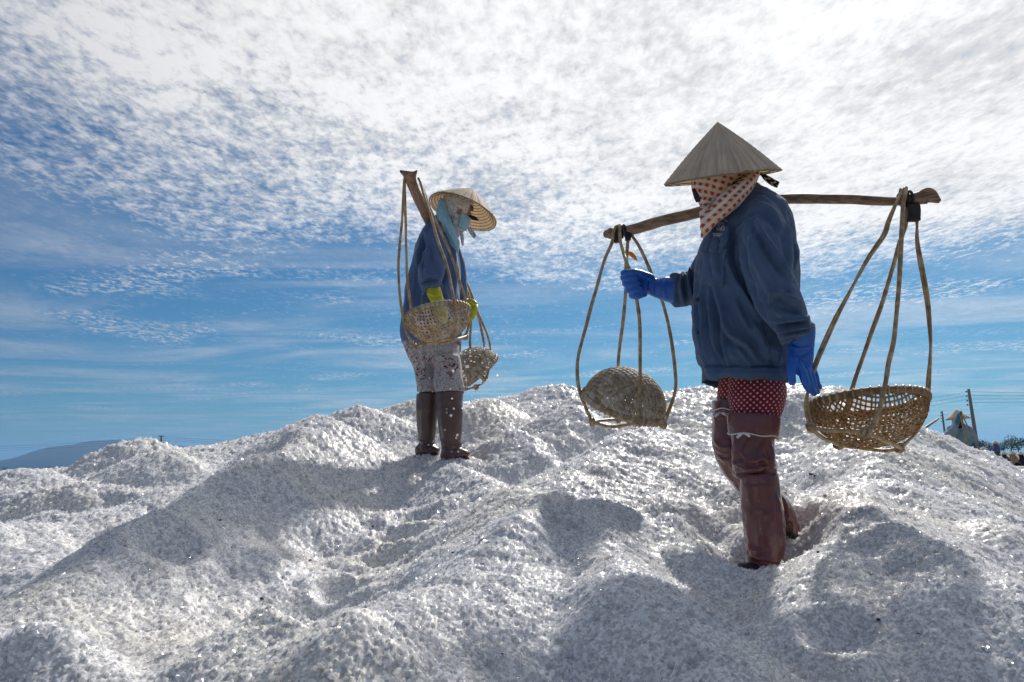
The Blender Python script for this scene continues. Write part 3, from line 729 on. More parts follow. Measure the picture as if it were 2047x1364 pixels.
# ================================================================== the person in the navy jacket
Y1 = 2.92
def person_one():
    base = P(1525, 1160, 2.80); base = np.array((base[0], base[1]+.08, base[2]-.05))
    # --- body (all but covered by clothes): one continuous surface
    tor = loft(rows([(392,1476,1508,2.92,.05),(425,1455,1545,2.94,.09),(480,1435,1560,2.94,.11),(560,1420,1560,2.94,.11),(650,1420,1556,2.94,.11),(725,1435,1550,2.94,.10),(748,1445,1550,2.92,.11)], 32, 2.1, 20))
    hd = head(P(1446, 352, 2.90), (-.96, .02, -.24), (-.15, -.06, .98))
    def lm(ps, r): return limb([P(*p) for p in ps], r, n=16, seg=16, ends=(1, 1))
    parts = [tor]+hd+[lm([(1462,372,2.91),(1480,398,2.92),(1490,430,2.92)], [.056,.058,.07]),
        lm([(1526,445,2.80),(1538,545,2.69),(1560,605,2.67),(1597,676,2.67)], [.05,.045,.036,.018]), lm([(1475,448,3.05),(1432,545,3.1),(1395,576,3.1),(1335,577,3.11)], [.05,.045,.036,.018]),
        lm([(1514,770,2.90),(1508,850,2.83),(1508,930,2.81),(1520,1000,2.80),(1530,1110,2.80)], [.045,.045,.05,.048,.04]), lm([(1462,775,3.0),(1452,850,3.0),(1458,905,3.0),(1520,985,3.03),(1570,1045,3.04)], [.04,.033,.033,.03,.022])]
    V, N, Fc = remesh(parts, .012, 3); body = mk('person', V, Fc, M_SKIN, None, True, origin=base)
    tag(body, 'person in navy work jacket, red dotted trousers, blue gloves and maroon leggings carrying a pole', 'person', 'salt carriers on the heap')
    # --- jacket
    torso = recess(rows([(372,1488,1508,2.93,.045),(384,1474,1522,2.93,.075),(398,1462,1541,2.93,.105),(415,1446,1560,2.93,.140),(438,1428,1575,2.93,.168),(475,1411,1583,2.93,.178),(525,1395,1588,2.93,.176),(590,1389,1590,2.93,.172),(650,1389,1588,2.93,.172),(700,1396,1583,2.93,.170),(724,1401,1580,2.93,.168),(730,1404,1576,2.93,.160),(766,1403,1573,2.93,.160)], 56, 2.25, 60))
    def sleeve(ps, hw, dp, n=30):
        pts = [P(*p) for p in ps]; a = [h*p[2]/F for h, p in zip(hw, ps)]
        q = spline(np.column_stack((pts, a, dp)), 34); c = q[:, :3]; T = np.gradient(c, axis=0); T /= np.linalg.norm(T, axis=1)[:, None]; rg = []
        for i in range(len(c)):
            U = np.array((0, 1, 0))-T[i]*T[i][1]; U = unit(U); rg.append(ring(c[i], np.cross(T[i], U), U, q[i, 3], q[i, 4], n))
        return loft(recess(rg, .010, .05))
    s1 = sleeve([(1516,418,2.83),(1524,470,2.74),(1536,545,2.67),(1557,602,2.65),(1577,640,2.65),(1590,660,2.66),(1598,674,2.66)], [30,50,50,44,37,37,39], [.06,.088,.085,.080,.070,.066,.066])
    s2 = sleeve([(1480,430,3.04),(1440,520,3.10),(1404,568,3.11),(1372,577,3.11),(1343,581,3.11)], [36,44,38,33,33], [.07,.085,.075,.065,.062])
    V, N, Fc = remesh([loft(torso), s1, s2], .0062, 5)
    LN = [([(1512,440),(1530,478),(1556,516),(1584,553)],.010,.012),([(1500,470),(1512,520),(1530,560),(1548,590)],.014,.009),([(1478,475),(1484,530),(1506,585)],.012,-.010),
      ([(1566,440),(1580,490),(1589,540)],.008,.008),([(1540,600),(1548,588),(1562,584)],.008,.009),([(1542,603),(1540,625),(1548,645)],.008,.009),([(1556,585),(1582,600),(1600,612)],.009,.010),([(1550,612),(1580,622),(1602,628)],.008,-.009),
      ([(1548,642),(1580,640),(1612,636)],.007,.011),([(1552,660),(1585,655),(1622,650)],.007,.011),([(1552,651),(1580,648),(1610,643)],.005,-.008),([(1560,674),(1590,668),(1625,662)],.005,.006),
      ([(1466,450),(1462,500),(1474,545),(1500,590),(1530,632)],.010,-.016),([(1468,455),(1488,436),(1514,424)],.004,-.005),([(1524,412),(1550,436),(1566,470)],.010,.008),
      ([(1417,575),(1422,630),(1432,690),(1446,725)],.007,.010),([(1428,560),(1442,620),(1456,665),(1490,690),(1516,722)],.010,.012),([(1405,560),(1404,620),(1412,690),(1420,728)],.006,.008),([(1440,640),(1446,690),(1456,728)],.006,.008),
      ([(1470,600),(1490,650),(1520,690),(1540,722)],.012,.010),([(1500,640),(1530,690),(1560,725)],.012,.008),([(1396,530),(1393,590),(1394,640),(1402,700)],.004,.006),([(1525,640),(1526,690),(1527,728)],.003,-.004),
      ([(1400,731),(1450,732),(1520,733),(1578,732)],.003,-.007),([(1404,744),(1470,746),(1572,746)],.012,.003),([(1440,470),(1430,520),(1438,560)],.008,.006),([(1384,540),(1375,560),(1380,600)],.007,.012),([(1366,548),(1358,575),(1366,606)],.006,.012),([(1395,545),(1388,575),(1392,608)],.006,-.010),([(1352,556),(1350,580),(1350,606)],.005,.006),
      ([(1520,450),(1505,500),(1500,560)],.016,.006),([(1470,690),(1490,715),(1500,730)],.008,.007),([(1540,690),(1548,712),(1552,730)],.007,.007)]
    D = 2.3*folds(V, N, LN, -.05)+cloth_noise(V, N, .0062, 6.5, 3, (1.3, 1.0, .6))+cloth_noise(V, N, .0024, 15, 4)
    V = V+N*D[:, None]; jk = mk('jacket', V, Fc, M_JACKET, body)
    bvh = BVHTree.FromPolygons(V.tolist(), Fc)
    # chest pocket, flap, print, button, placket
    def wavy(u, v): return u, v
    for nm, cr, off in (('pocket', ((1409,500),(1452,498),(1447,572),(1405,571)), .008), ('pocket_flap', ((1418,462),(1457,455),(1446,507),(1407,505)), .015)):
        r = patch(bvh, cr, off, 16, 16, .018)
        if r:
            pv, pf, uv = r; pv = pv+np.outer(.0022*np.sin(uv[:, 0]*23+uv[:, 1]*3)*(uv[:, 1]**.5), (-.25, -1, 0)) if nm == 'pocket_flap' else pv
            mk(nm, pv, pf, M_JACKET, jk)
    fl = BVHTree.FromPolygons(np.vstack((V, pv)).tolist(), Fc+[tuple(i+len(V) for i in f) for f in pf])
    strokes = [((1433,459),(1438,446),(1446,446),(1448,460),(1433,459)), ((1437,450),(1441,458),(1446,450)), ((1441,447),(1441,452)), ((1425,467),(1444,469)), ((1426,471),(1440,472)), ((1429,446),(1436,441),(1446,439),(1454,443)), ((1435,456),(1438,452),(1440,457))]
    lp = []
    for s in strokes:
        for a, b in zip(s[:-1], s[1:]):
            d = unit(np.array((b[0]-a[0], b[1]-a[1])))*.1; n = np.array((-d[1], d[0]))*10
            r = patch(fl, (np.array(a)-n, np.array(b)-n, np.array(b)+n, np.array(a)+n), .0016, 4, 1, .003)
            if r: lp.append(r[:2])
    if lp: mk('printed_emblem', *join(lp), M_LOGO, jk, False)
    for bx, by in ((1397,665), (1394,600)):
        c = P(bx, by, 2.85); h = bvh.ray_cast(Vector(CAM), Vector(unit(c-CAM)))
        if h[0]:
            e1, e2, a = basis(np.array(h[1])); q = np.array(h[0]); mk('button', *loft([ring(q+a*z, e1, e2, r, r, 12) for z, r in ((-.002, .0075), (.0025, .0075), (.0035, .006))]), M_SOLE, jk)
    # --- trousers: two legs with dotted cloth
    tr = []
    for rs in ([(742,1464,1562,2.89,.09),(775,1459,1570,2.88,.098),(810,1459,1567,2.85,.098),(838,1464,1554,2.83,.09),(852,1474,1538,2.81,.07)], [(742,1440,1520,2.99,.10),(775,1435,1515,2.99,.10),(810,1434,1490,3.0,.095),(850,1432,1480,3.0,.09)]):
        R_ = rows(rs, 48, 2, 22); v, f = loft(R_); u = []; K = round(np.mean([np.linalg.norm(np.roll(rr, -1, 0)-rr, axis=1).sum() for rr in R_])/.021)*.021
        for k, rr in enumerate(R_): u += [(j/48*K, rr.mean(0)[2]) for j in range(48)]
        v = v+(vnormals(v, f)*cloth_noise(v, v, .003, 9, 8)[:, None]); tr.append((v, f, u))
    v, f = join([(a, b) for a, b, c in tr]); mk('trousers', v, f, M_DOTS, body, True, tr[0][2]+tr[1][2])
    # --- rubber leggings
    def legging(rs, lines, nm, mat, seed, n=44, seg=40, extra=None, k=1.0):
        R_ = rows(rs, n, 2.1, seg); R_ = recess(R_[::-1], .006, .03); parts = [loft(R_)]+(extra or [])
        v, nn, f = remesh(parts, .006, 3); v = v+nn*(k*folds(v, nn, lines, -.1)+cloth_noise(v, nn, .0032, 10, seed))[:, None]
        return mk(nm, v, f, mat, body)
    up = legging([(840,1460,1552,2.82,.088),(862,1461,1548,2.82,.086),(885,1463,1546,2.82,.084),(910,1464,1549,2.815,.083),(935,1467,1551,2.81,.082),(950,1467,1548,2.81,.080),(958,1478,1542,2.81,.07)],
      [([(1470,874),(1472,905),(1468,935)],.006,.007),([(1496,878),(1490,905)],.005,.006),([(1525,886),(1520,912),(1545,930)],.006,.007),([(1466,925),(1500,940),(1546,930)],.006,.008),([(1466,945),(1500,952),(1545,945)],.005,-.009),([(1480,905),(1500,922),(1530,918)],.007,.006),([(1540,890),(1546,920)],.005,.006)], 'legging', M_RUBBER, 21, k=1.5)
    cf = rows([(831,1456,1557,2.82,.098),(838,1455,1558,2.82,.100),(866,1457,1555,2.82,.099),(872,1458,1553,2.82,.096)], 48, 2.1, 10); k = [c_ for c_ in cf]
    inn = [c_.mean(0)+(c_-c_.mean(0))*.94 for c_ in cf][::-1]; cv, cfa = loft(cf+inn+[cf[0]], cap=False); cv = cv+np.outer(.10*(cv[:, 0]-P(1508,850,2.82)[0]), (0, 0, -1)); mk('turned_cuff', cv, cfa, M_RUBBER, up)
    def tie(cx, cy, hw, Yc, b, parent, bow):
        L, R = P(cx-hw, cy, Yc), P(cx+hw, cy, Yc); c = (L+R)/2; a = np.linalg.norm(R-L)/2
        t = np.linspace(0, 2*np.pi, 40); pts = [c+np.array((a*math.cos(q), b*math.sin(q), -.12*a*math.cos(q)+.003*math.sin(5*q))) for q in t]; parts = [tube(pts, .0022, 6, 60)]
        bp = P(*bow)
        for dx, dz, w in ((-.024,-.014,.0055),(.020,-.011,.005)):
            parts.append(limb([bp, bp+np.array((dx*.5, -.006, dz*.2)), bp+np.array((dx, -.004, dz))], [.002, w, w*.7], [.002, .003, .002], n=8, seg=8))
        mk('string_tie', *join(parts), M_STRING, parent)
    tie(1505, 872, 48, 2.82, .099, up, (1486,867,2.718))
    low = legging([(946,1479,1554,2.80,.074),(955,1480,1555,2.80,.075),(975,1481,1557,2.80,.075),(1010,1484,1562,2.80,.076),(1050,1489,1566,2.80,.077),(1090,1493,1567,2.80,.076),(1112,1496,1562,2.80,.070),(1130,1499,1558,2.80,.062),(1150,1503,1557,2.80,.058),(1178,1506,1556,2.80,.055)],
      [([(1481,966),(1520,968),(1556,968)],.003,-.003),([(1500,1108),(1520,1116),(1560,1122)],.006,.010),([(1497,1122),(1525,1134),(1556,1140)],.005,-.010),([(1500,1140),(1530,1152),(1554,1156)],.005,.008),([(1496,1085),(1505,1100),(1530,1105)],.008,.006),([(1553,985),(1560,1040),(1563,1090)],.004,.005)], 'legging', M_RUBBER, 22, k=1.5)
    def shoe(hp, tp, wid, hgt, mat, parent, nm='shoe'):
        h, t = P(*hp), P(*tp); d = t-h
        v, f = limb([h-d*.1, h+d*.25, h+d*.7, t], [hgt*.9, hgt, hgt*.7, hgt*.45], [wid*.8, wid, wid*1.1, wid*.8], n=20, seg=20, ends=(1, 1), ref=unit(np.cross(d, (0, 0, 1)))); mk(nm, v, f, mat, parent)
    shoe((1538,1152,2.80), (1482,1136,2.78), .042, .040, M_SOLE, low)
    far = limb([P(1448,800,3.0),P(1449,850,3.0),P(1452,895,3.0),P(1476,940,3.02),P(1520,985,3.03),P(1556,1020,3.04),P(1578,1055,3.04)], [.040,.044,.046,.052,.055,.050,.034], [.085,.085,.082,.075,.065,.06,.055], n=30, seg=50, ends=(0, 1))
    v, nn, f = remesh([far], .006, 2); v = v+nn*(folds(v, nn, [([(1430,830),(1450,826),(1468,832)],.005,-.008),([(1430,885),(1448,896),(1470,890)],.006,.009),([(1432,905),(1450,915),(1475,905)],.005,-.008),([(1560,990),(1572,1015),(1575,1045)],.006,.008),([(1563,1030),(1590,1035)],.005,.006)], -.1)+cloth_noise(v, nn, .002, 11, 23))[:, None]
    fl2 = mk('legging', v, f, M_RUBBER, body); tie(1449, 822, 26, 3.0, .097, fl2, (1441,826,2.90))
    shoe((1566,1040,3.04), (1588,1072,3.03), .040, .034, M_SOLE, fl2)
    q = P(1572,1045,2.97); mk('lace_loop', *tube([q+np.array((.018*math.sin(s)+.010*math.cos(s), -.002*s, -.030+.034*math.cos(s))) for s in np.linspace(0, 6.28, 16)], .0022, 6, 40), M_BLACK, fl2)
    # --- gloves
    def hand(parts, voxel, name, mat, lines, seed):
        v, nn, f = remesh(parts, voxel, 3); v = v+nn*(folds(v, nn, lines, -.1)+.0009*fbm(v*60, 2, seed))[:, None]; return mk(name, v, f, mat, body)
    def fing(ps, r): return limb([P(*p) for p in ps], r, n=12, seg=14, ends=(1, 1))
    palm = limb([P(1601,648,2.68),P(1601,672,2.68),P(1601,695,2.68),P(1602,715,2.68),P(1604,735,2.68)], [.046,.046,.043,.041,.032], [.050,.050,.036,.026,.024], n=26, seg=24, ends=(0, 1))
    hand([palm, fing([(1588,700,2.665),(1583,728,2.65),(1582,748,2.645),(1584,764,2.645)], [.017,.0165,.0150,.0125]),
          fing([(1598,728,2.655),(1606,752,2.65),(1612,770,2.655),(1620,782,2.68)], [.0150,.0145,.0135,.0118]), fing([(1606,728,2.67),(1615,755,2.665),(1620,774,2.67),(1627,786,2.69)], [.0150,.0145,.0135,.0118]),
          fing([(1612,728,2.69),(1622,754,2.685),(1627,772,2.69),(1633,783,2.71)], [.0145,.014,.013,.0112]), fing([(1616,724,2.71),(1628,748,2.71),(1632,764,2.712),(1638,774,2.73)], [.0135,.013,.012,.0105])],
         .0032, 'glove', M_GLOVE_B, [([(1578,690),(1600,698),(1626,690)],.006,.004),([(1580,705),(1600,712),(1622,700)],.005,-.003),([(1600,715),(1612,740)],.004,-.004)], 31)
    palm = limb([P(1350,580,3.11),P(1325,577,3.11),P(1302,573,3.11),P(1285,567,3.115),P(1264,560,3.125)], [.055,.046,.035,.042,.036], [.060,.052,.036,.026,.022], n=26, seg=26, ends=(0, 1))
    fs = [palm, fing([(1300,556,3.09),(1280,548,3.065),(1262,545,3.055),(1246,546,3.055)], [.018,.0165,.015,.0125])]
    for k, (ky, kx) in enumerate(((556,1247),(568,1251),(580,1257),(591,1264))):
        fs.append(fing([(1276,556+k*9,3.13),(kx+3,ky-3,3.115),(kx,ky,3.085),(kx+9,ky+1,3.055),(kx+24,ky+1-k,3.052)], [.0155,.0145,.0142,.0135,.0112]))
    hand(fs, .0032, 'glove', M_GLOVE_B, [([(1300,560),(1298,575),(1302,592)],.005,.004),([(1312,557),(1310,578),(1314,597)],.005,-.004),([(1330,554),(1328,580),(1332,604)],.006,.004)], 32)
    # --- scarf, ties, hat
    def uvwrap(v, c, ax, du=0.0):
        e1, e2, a = basis(ax); q = v-c; return np.column_stack((np.arctan2(q@e2, q@e1)*.088+du, q@a))
    R_ = rows([(335,1392,1505,2.90,.098),(352,1385,1506,2.90,.100),(368,1383,1502,2.90,.098),(384,1387,1495,2.90,.092),(400,1396,1486,2.90,.082),(416,1403,1476,2.89,.072),(436,1406,1462,2.88,.062)], 48, 2.0, 30)
    v, nn, f = remesh([loft(R_)], .006, 3)
    v = v+nn*(folds(v, nn, [([(1385,380),(1430,384),(1480,372)],.006,.006),([(1390,396),(1430,400),(1470,388)],.006,.006),([(1400,412),(1430,416),(1460,404)],.006,.006),([(1384,368),(1420,371),(1470,362)],.005,.004),([(1404,428),(1425,430),(1450,418)],.005,.005)], -.1)+cloth_noise(v, nn, .002, 14, 41))[:, None]
    sc = mk('scarf', v, f, M_CHECK, body, True, uvwrap(v, P(1443,370,2.90), cframe((.30, .95, -.10))))
    dr = limb([P(1500,360,2.83),P(1483,379,2.79),P(1457,402,2.765),P(1433,426,2.775),P(1414,450,2.80),P(1404,473,2.83)], [.024,.032,.037,.030,.021,.008], [.05,.05,.04,.03,.022,.008], n=24, seg=30, ends=(1, 1))
    dr2 = limb([P(1412,420,2.84),P(1414,440,2.82),P(1410,460,2.82),P(1404,473,2.83)], [.024,.026,.018,.007], [.03,.03,.022,.008], n=20, seg=20, ends=(1, 1))
    v, nn, f = remesh([dr, dr2], .0055, 3)
    v = v+nn*(folds(v, nn, [([(1496,372),(1460,404),(1424,440)],.006,.008),([(1480,398),(1450,426),(1420,454)],.006,.008),([(1470,420),(1440,446),(1412,466)],.005,.006),([(1490,382),(1456,414),(1418,450)],.004,-.007)], -.1)+cloth_noise(v, nn, .0022, 16, 43))[:, None]
    e = cframe((.72, .69, 0)); e2 = cframe((-.69, .72, 0)); q = v-P(1440,430,2.8)
    mk('scarf_drape', v, f, M_CHECK, sc, True, np.column_stack((q@e, q@e2)))
    sb = BVHTree.FromPolygons(v.tolist(), f); pts = [P(1488,358,2.80),P(1476,372,2.775),P(1462,386,2.77),P(1449,398,2.785)]
    v, f = limb(pts, [.014,.024,.014,.003], [.012,.014,.008,.003], n=16, seg=16); n16 = len(v)//16
    mk('dark_band', v, f, M_ZIG, sc, True, [(j/16*2, i/n16*2) for i in range(n16) for j in range(16)])
    v, f = limb([P(1520,346,2.87),P(1532,356,2.86),P(1545,365,2.855),P(1556,370,2.855)], [.005,.012,.014,.0135], [.003]*4, n=14, seg=14); n14 = len(v)//14
    mk('cloth_end', v, f, M_ZIG, sc, True, [(j/14*2, i/n14*1.4) for i in range(n14) for j in range(14)])
    v, f = limb([P(1494,366,2.86),P(1510,374,2.84),P(1528,379,2.84),P(1540,380,2.84)], [.003,.006,.0065,.003], [.003]*4, n=8, seg=12); mk('hat_tie', v, f, M_LEAFTIE, sc)
    v, f = limb([P(1386,378,2.85),P(1392,392,2.845),P(1396,404,2.845)], [.006,.011,.009], [.003]*3, n=10, seg=10); mk('cloth_end', v, f, M_PURPLE, sc)
    make_hat(body, P(1444,355,2.90), cframe((-.12, .985, -.12)), .2150, .2080, 2)
    return body
p1 = person_one()
# ================================================================== pole, hangers and baskets of the first carrier
def pole_one():
    pts = [(1214,467,3.31),(1222,466,3.30),(1232,464,3.295),(1262,460,3.27),(1330,441,3.20),(1410,422,3.13),(1480,407,3.06),(1545,399,3.00),(1650,398,2.91),(1740,401,2.84),(1795,403,2.80),(1815,400,2.785),(1838,396,2.77),(1857,392,2.757),(1879,403,2.745)]
    ra = np.array([9,12.5,9,11,11.5,11.5,11,10,9.5,9,8.5,10,14,17.5,3])*np.array([p[2] for p in pts])/F
    V, Fc = limb([P(*p) for p in pts], ra, [.012,.020,.017,.021,.023,.024,.025,.025,.024,.022,.020,.020,.018,.016,.010], n=20, seg=90, ends=(1, 0))
    V = V+np.column_stack([.0016*fbm(V*14+k*7, 2, 60+k) for k in range(3)])
    o = mk('carrying_pole', V, Fc, M_POLE, None, True, origin=P(1480, 407, 3.06)); tag(o, 'long bowed wooden shoulder pole on the shoulder of the person in navy jacket', 'carrying pole', 'shoulder poles')
    def wrap(a, b, r, nm, mat, turns=4):
        A, B = P(*a), P(*b); q = []
        for t in np.linspace(0, 1, 14*turns): q.append(A+(B-A)*t+np.array((0, math.cos(t*turns*6.283)*r*.9, math.sin(t*turns*6.283)*r)))
        mk(nm, *tube(q, .0055, 6, 30*turns), mat, o)
    wrap((1232,464,3.295), (1252,462,3.28), .026, 'black_binding', M_BLACK, 3); wrap((1799,400,2.797), (1822,396,2.78), .026, 'black_binding', M_BLACK, 3)
    for c, hx, hz, nm in ((P(1826,426,2.77), .022, .030, 'hanging_rubber_strip'), (P(1233,474,3.28), .010, .024, 'hanging_rubber_strip'), (P(1256,473,3.27), .012, .016, 'hanging_rubber_strip')):
        v, f = loft([ring(c+np.array((.002*math.sin(k), 0, hz-k*hz*.4)), (1, 0, 0), (0, 1, 0), hx, .014, 20, 5) for k in range(6)]); mk(nm, v, f, M_BLACK, o)
    return o
pole_one()
h1 = [([(1231,452,3.275),(1228,462,3.268),(1224,486,3.27),(1206,529,3.27),(1186,595,3.265),(1170,654,3.26),(1156,714,3.26),(1155,747,3.26),(1162,790,3.26),(1184,844,3.26)], False),
      ([(1238,450,3.27),(1240,476,3.25),(1245,500,3.20),(1256,536,3.09),(1264,560,3.085),(1271,584,3.085),(1278,635,3.085),(1279,727,3.10),(1278,790,3.10),(1277,842,3.10)], False),
      ([(1255,456,3.30),(1255,478,3.32),(1252,539,3.37),(1250,588,3.40),(1242,668,3.43),(1236,734,3.43),(1235,790,3.43),(1236,836,3.42)], False),
      ([(1258,455,3.28),(1266,473,3.27),(1282,499,3.27),(1300,545,3.265),(1325,608,3.26),(1341,674,3.26),(1351,743,3.26),(1348,790,3.26),(1326,848,3.26)], False)]
b1 = [[(1180,842,3.26),(1205,850,3.22),(1240,852,3.15),(1280,843,3.09)],[(1272,844,3.09),(1300,847,3.18),(1330,850,3.27)],[(1326,849,3.26),(1290,846,3.33),(1234,838,3.43)],[(1184,843,3.26),(1205,842,3.33),(1238,838,3.43)]]
hanger('basket_hanger', 'cane hanger gripped by a blue glove with orange ribbon tied to it', h1, b1, [(1184,844,3.26),(1277,844,3.095),(1326,849,3.26),(1236,838,3.425)], .0080, 'cane hangers', 11)
hg = [o for o in COL.objects if o.name == 'basket_hanger'][0]
v, f = limb([P(1254,506,3.335),P(1260,507,3.32),P(1267,513,3.32),P(1273,521,3.32)], [.004,.010,.009,.003], [.004,.004,.003,.002], n=10, seg=14); mk('ribbon', v, f, M_ORANGE, hg)
bowl('woven_basket', 'upturned bamboo basket tipped over inside the hanger held by blue glove', P(1246,812,3.26), cframe((-.27, -.93, .25)), .170, .155, 36, 'woven bamboo baskets', 1, .42, M_WEAVE_PALE)

h2 = [([(1803,378,2.77),(1797,396,2.755),(1776,442,2.75),(1764,475,2.74),(1731,524,2.73),(1694,594,2.72),(1665,647,2.71),(1633,721,2.70),(1618,771,2.70),(1613,808,2.70),(1622,855,2.70)], True),
      ([(1810,377,2.77),(1806,400,2.745),(1805,440,2.72),(1797,565,2.66),(1787,664,2.62),(1778,725,2.57),(1768,779,2.535),(1752,836,2.52),(1731,866,2.53)], False),
      ([(1814,396,2.80),(1813,442,2.81),(1793,504,2.84),(1768,586,2.87),(1739,672,2.90),(1711,758,2.93),(1690,830,2.94),(1676,888,2.92)], False),
      ([(1833,405,2.775),(1834,442,2.775),(1836,504,2.775),(1854,615,2.78),(1860,709,2.78),(1853,803,2.78),(1836,855,2.78),(1799,896,2.76)], True)]
b2 = [[(1618,853,2.69),(1660,861,2.60),(1700,863,2.555),(1738,864,2.53)],[(1726,862,2.53),(1760,878,2.60),(1803,897,2.76)],[(1804,896,2.76),(1776,902,2.83),(1730,898,2.88),(1670,889,2.92)],[(1622,855,2.70),(1642,875,2.80),(1680,892,2.92)]]
hanger('basket_hanger', 'cane hanger at the wedge-shaped end of the bowed pole, beside dotted trousers', h2, b2, [(1622,855,2.70),(1731,864,2.53),(1799,896,2.76),(1676,889,2.92)], .0086, 'cane hangers', 23)
bowl('woven_basket', 'upright empty bamboo basket with dark rim beside the red dotted trousers', P(1733,803,2.75), cframe((-.03, .95, .30)), .190, .156, 31, 'woven bamboo baskets', 2)

# ================================================================== the person in the blue shirt with yellow gloves
def person_two():
    Yc = 4.66; base = P(885, 915, 4.66); base = np.array((base[0], base[1], base[2]-.04))
    tor = loft(rows([(448,868,892,Yc,.05),(480,850,902,Yc,.11),(530,832,910,Yc,.13),(600,826,900,Yc,.11),(670,830,895,Yc,.09),(700,840,890,Yc,.08)], 32, 2.1, 20))
    f_ = cframe((.80, -.42, .30)); u_ = cframe((.42, .86, .28))
    hd = head(P(914, 424, Yc), f_, u_, .95)
    def lm(ps, r): return limb([P(*p) for p in ps], r, n=16, seg=16, ends=(1, 1))
    parts = [tor]+hd+[lm([(905,440,Yc),(890,458,Yc),(880,475,Yc)], [.05,.052,.07]), lm([(880,462,4.54),(866,525,4.50),(862,565,4.46),(882,622,4.40)], [.05,.045,.038,.028]), lm([(886,470,4.80),(912,545,4.84),(924,602,4.86)], [.05,.042,.032]),
       lm([(880,705,4.66),(897,740,4.61),(900,790,4.59),(902,900,4.59)], [.05,.05,.05,.045]), lm([(860,705,4.68),(854,740,4.72),(855,790,4.735),(852,895,4.74)], [.05,.05,.05,.042])]
    V, N, Fc = remesh(parts, .013, 3); body = mk('person', V, Fc, M_SKIN, None, True, origin=base)
    tag(body, 'person bending head in blue shirt, yellow gloves, speckled print trousers and tall brown boots', 'person', 'salt carriers on the heap')
    torso = recess(rows([(434,872,890,Yc,.045),(441,864,897,Yc,.085),(452,855,903,Yc,.12),(472,841,909,Yc,.152),(500,829,914,Yc,.160),(535,820,919,Yc,.160),(575,812,919,Yc,.158),(615,807,918,Yc,.158),(640,804,919,Yc,.160),(664,800,921,Yc,.160),(688,801,920,Yc,.158)], 48, 2.2, 46))
    def sleeve(ps, hw, dp, n=28):
        pts = [P(*p) for p in ps]; a = [h*p[2]/F for h, p in zip(hw, ps)]; q = spline(np.column_stack((pts, a, dp)), 30); c = q[:, :3]; T = np.gradient(c, axis=0); T /= np.linalg.norm(T, axis=1)[:, None]; rg = []
        for i in range(len(c)):
            U = unit(np.array((0, 1, 0))-T[i]*T[i][1]); rg.append(ring(c[i], np.cross(T[i], U), U, q[i, 3], q[i, 4], n))
        return loft(recess(rg, .010, .04))
    s1 = sleeve([(882,450,4.60),(875,485,4.53),(867,525,4.48),(860,556,4.455),(862,570,4.45),(866,581,4.445)], [17,25,26,25,22,21], [.06,.078,.074,.068,.062,.060])
    s2 = sleeve([(886,462,4.76),(905,520,4.83),(916,570,4.85),(924,602,4.86)], [18,22,19,15], [.06,.07,.06,.05])
    V, N, Fc = remesh([loft(torso), s1, s2], .0085, 4)
    LN = [([(848,470),(845,510),(846,545)],.010,-.014),([(852,465),(856,500),(848,540)],.012,.010),([(884,455),(894,500),(890,545),(884,570)],.012,-.014),([(842,560),(858,552),(880,556)],.008,.012),([(841,568),(858,562),(884,566)],.006,-.010),([(845,576),(862,572),(884,574)],.006,.009),
      ([(862,480),(872,515),(880,545)],.012,.010),([(838,500),(828,560),(822,630)],.012,.010),([(848,580),(842,630),(834,672)],.010,.011),([(862,590),(858,630),(852,680)],.010,-.010),([(900,480),(908,530),(908,600)],.010,.008),([(830,520),(820,580),(812,640)],.008,-.007),([(890,580),(896,620),(898,670)],.010,.008),([(868,445),(884,452),(900,470)],.006,.006)]
    V = V+N*(2.0*folds(V, N, LN, -.05)+cloth_noise(V, N, .006, 6, 13, (1.3, 1, .6)))[:, None]; mk('shirt', V, Fc, M_JACKET2, body)
    tr = [loft(rows([(650,806,912,Yc,.13),(675,803,914,Yc,.13),(692,807,916,Yc,.13),(712,816,918,Yc,.125),(728,824,921,Yc,.12)], 40, 2.1, 14)), loft(recess(rows([(712,862,919,4.61,.10),(740,868,924,4.60,.10),(765,868,927,4.60,.098),(786,870,928,4.60,.096)], 36, 2.1, 18), .008, .04)), loft(recess(rows([(706,814,872,4.71,.10),(730,824,874,4.72,.10),(760,832,878,4.73,.098),(786,834,879,4.73,.092)], 36, 2.1, 18), .008, .04))]
    v, nn, f = remesh(tr, .0085, 5); v = v+nn*(folds(v, nn, [([(846,700),(848,735),(842,775)],.010,.012),([(872,720),(874,750),(872,782)],.008,-.016),([(905,700),(902,735),(908,775)],.010,.010),([(830,710),(838,745),(842,780)],.008,.008),([(880,775),(900,768),(925,776)],.008,.008)], -.05)+cloth_noise(v, nn, .004, 8, 14))[:, None]
    mk('trousers', v, f, M_SPECK, body)
    mk('trouser_waist', *loft(recess(rows([(655,804,905,Yc,.13),(668,803,905,Yc,.13),(681,806,905,Yc,.128)], 36, 2.1, 8), .01, .03)), M_DOTS, body)
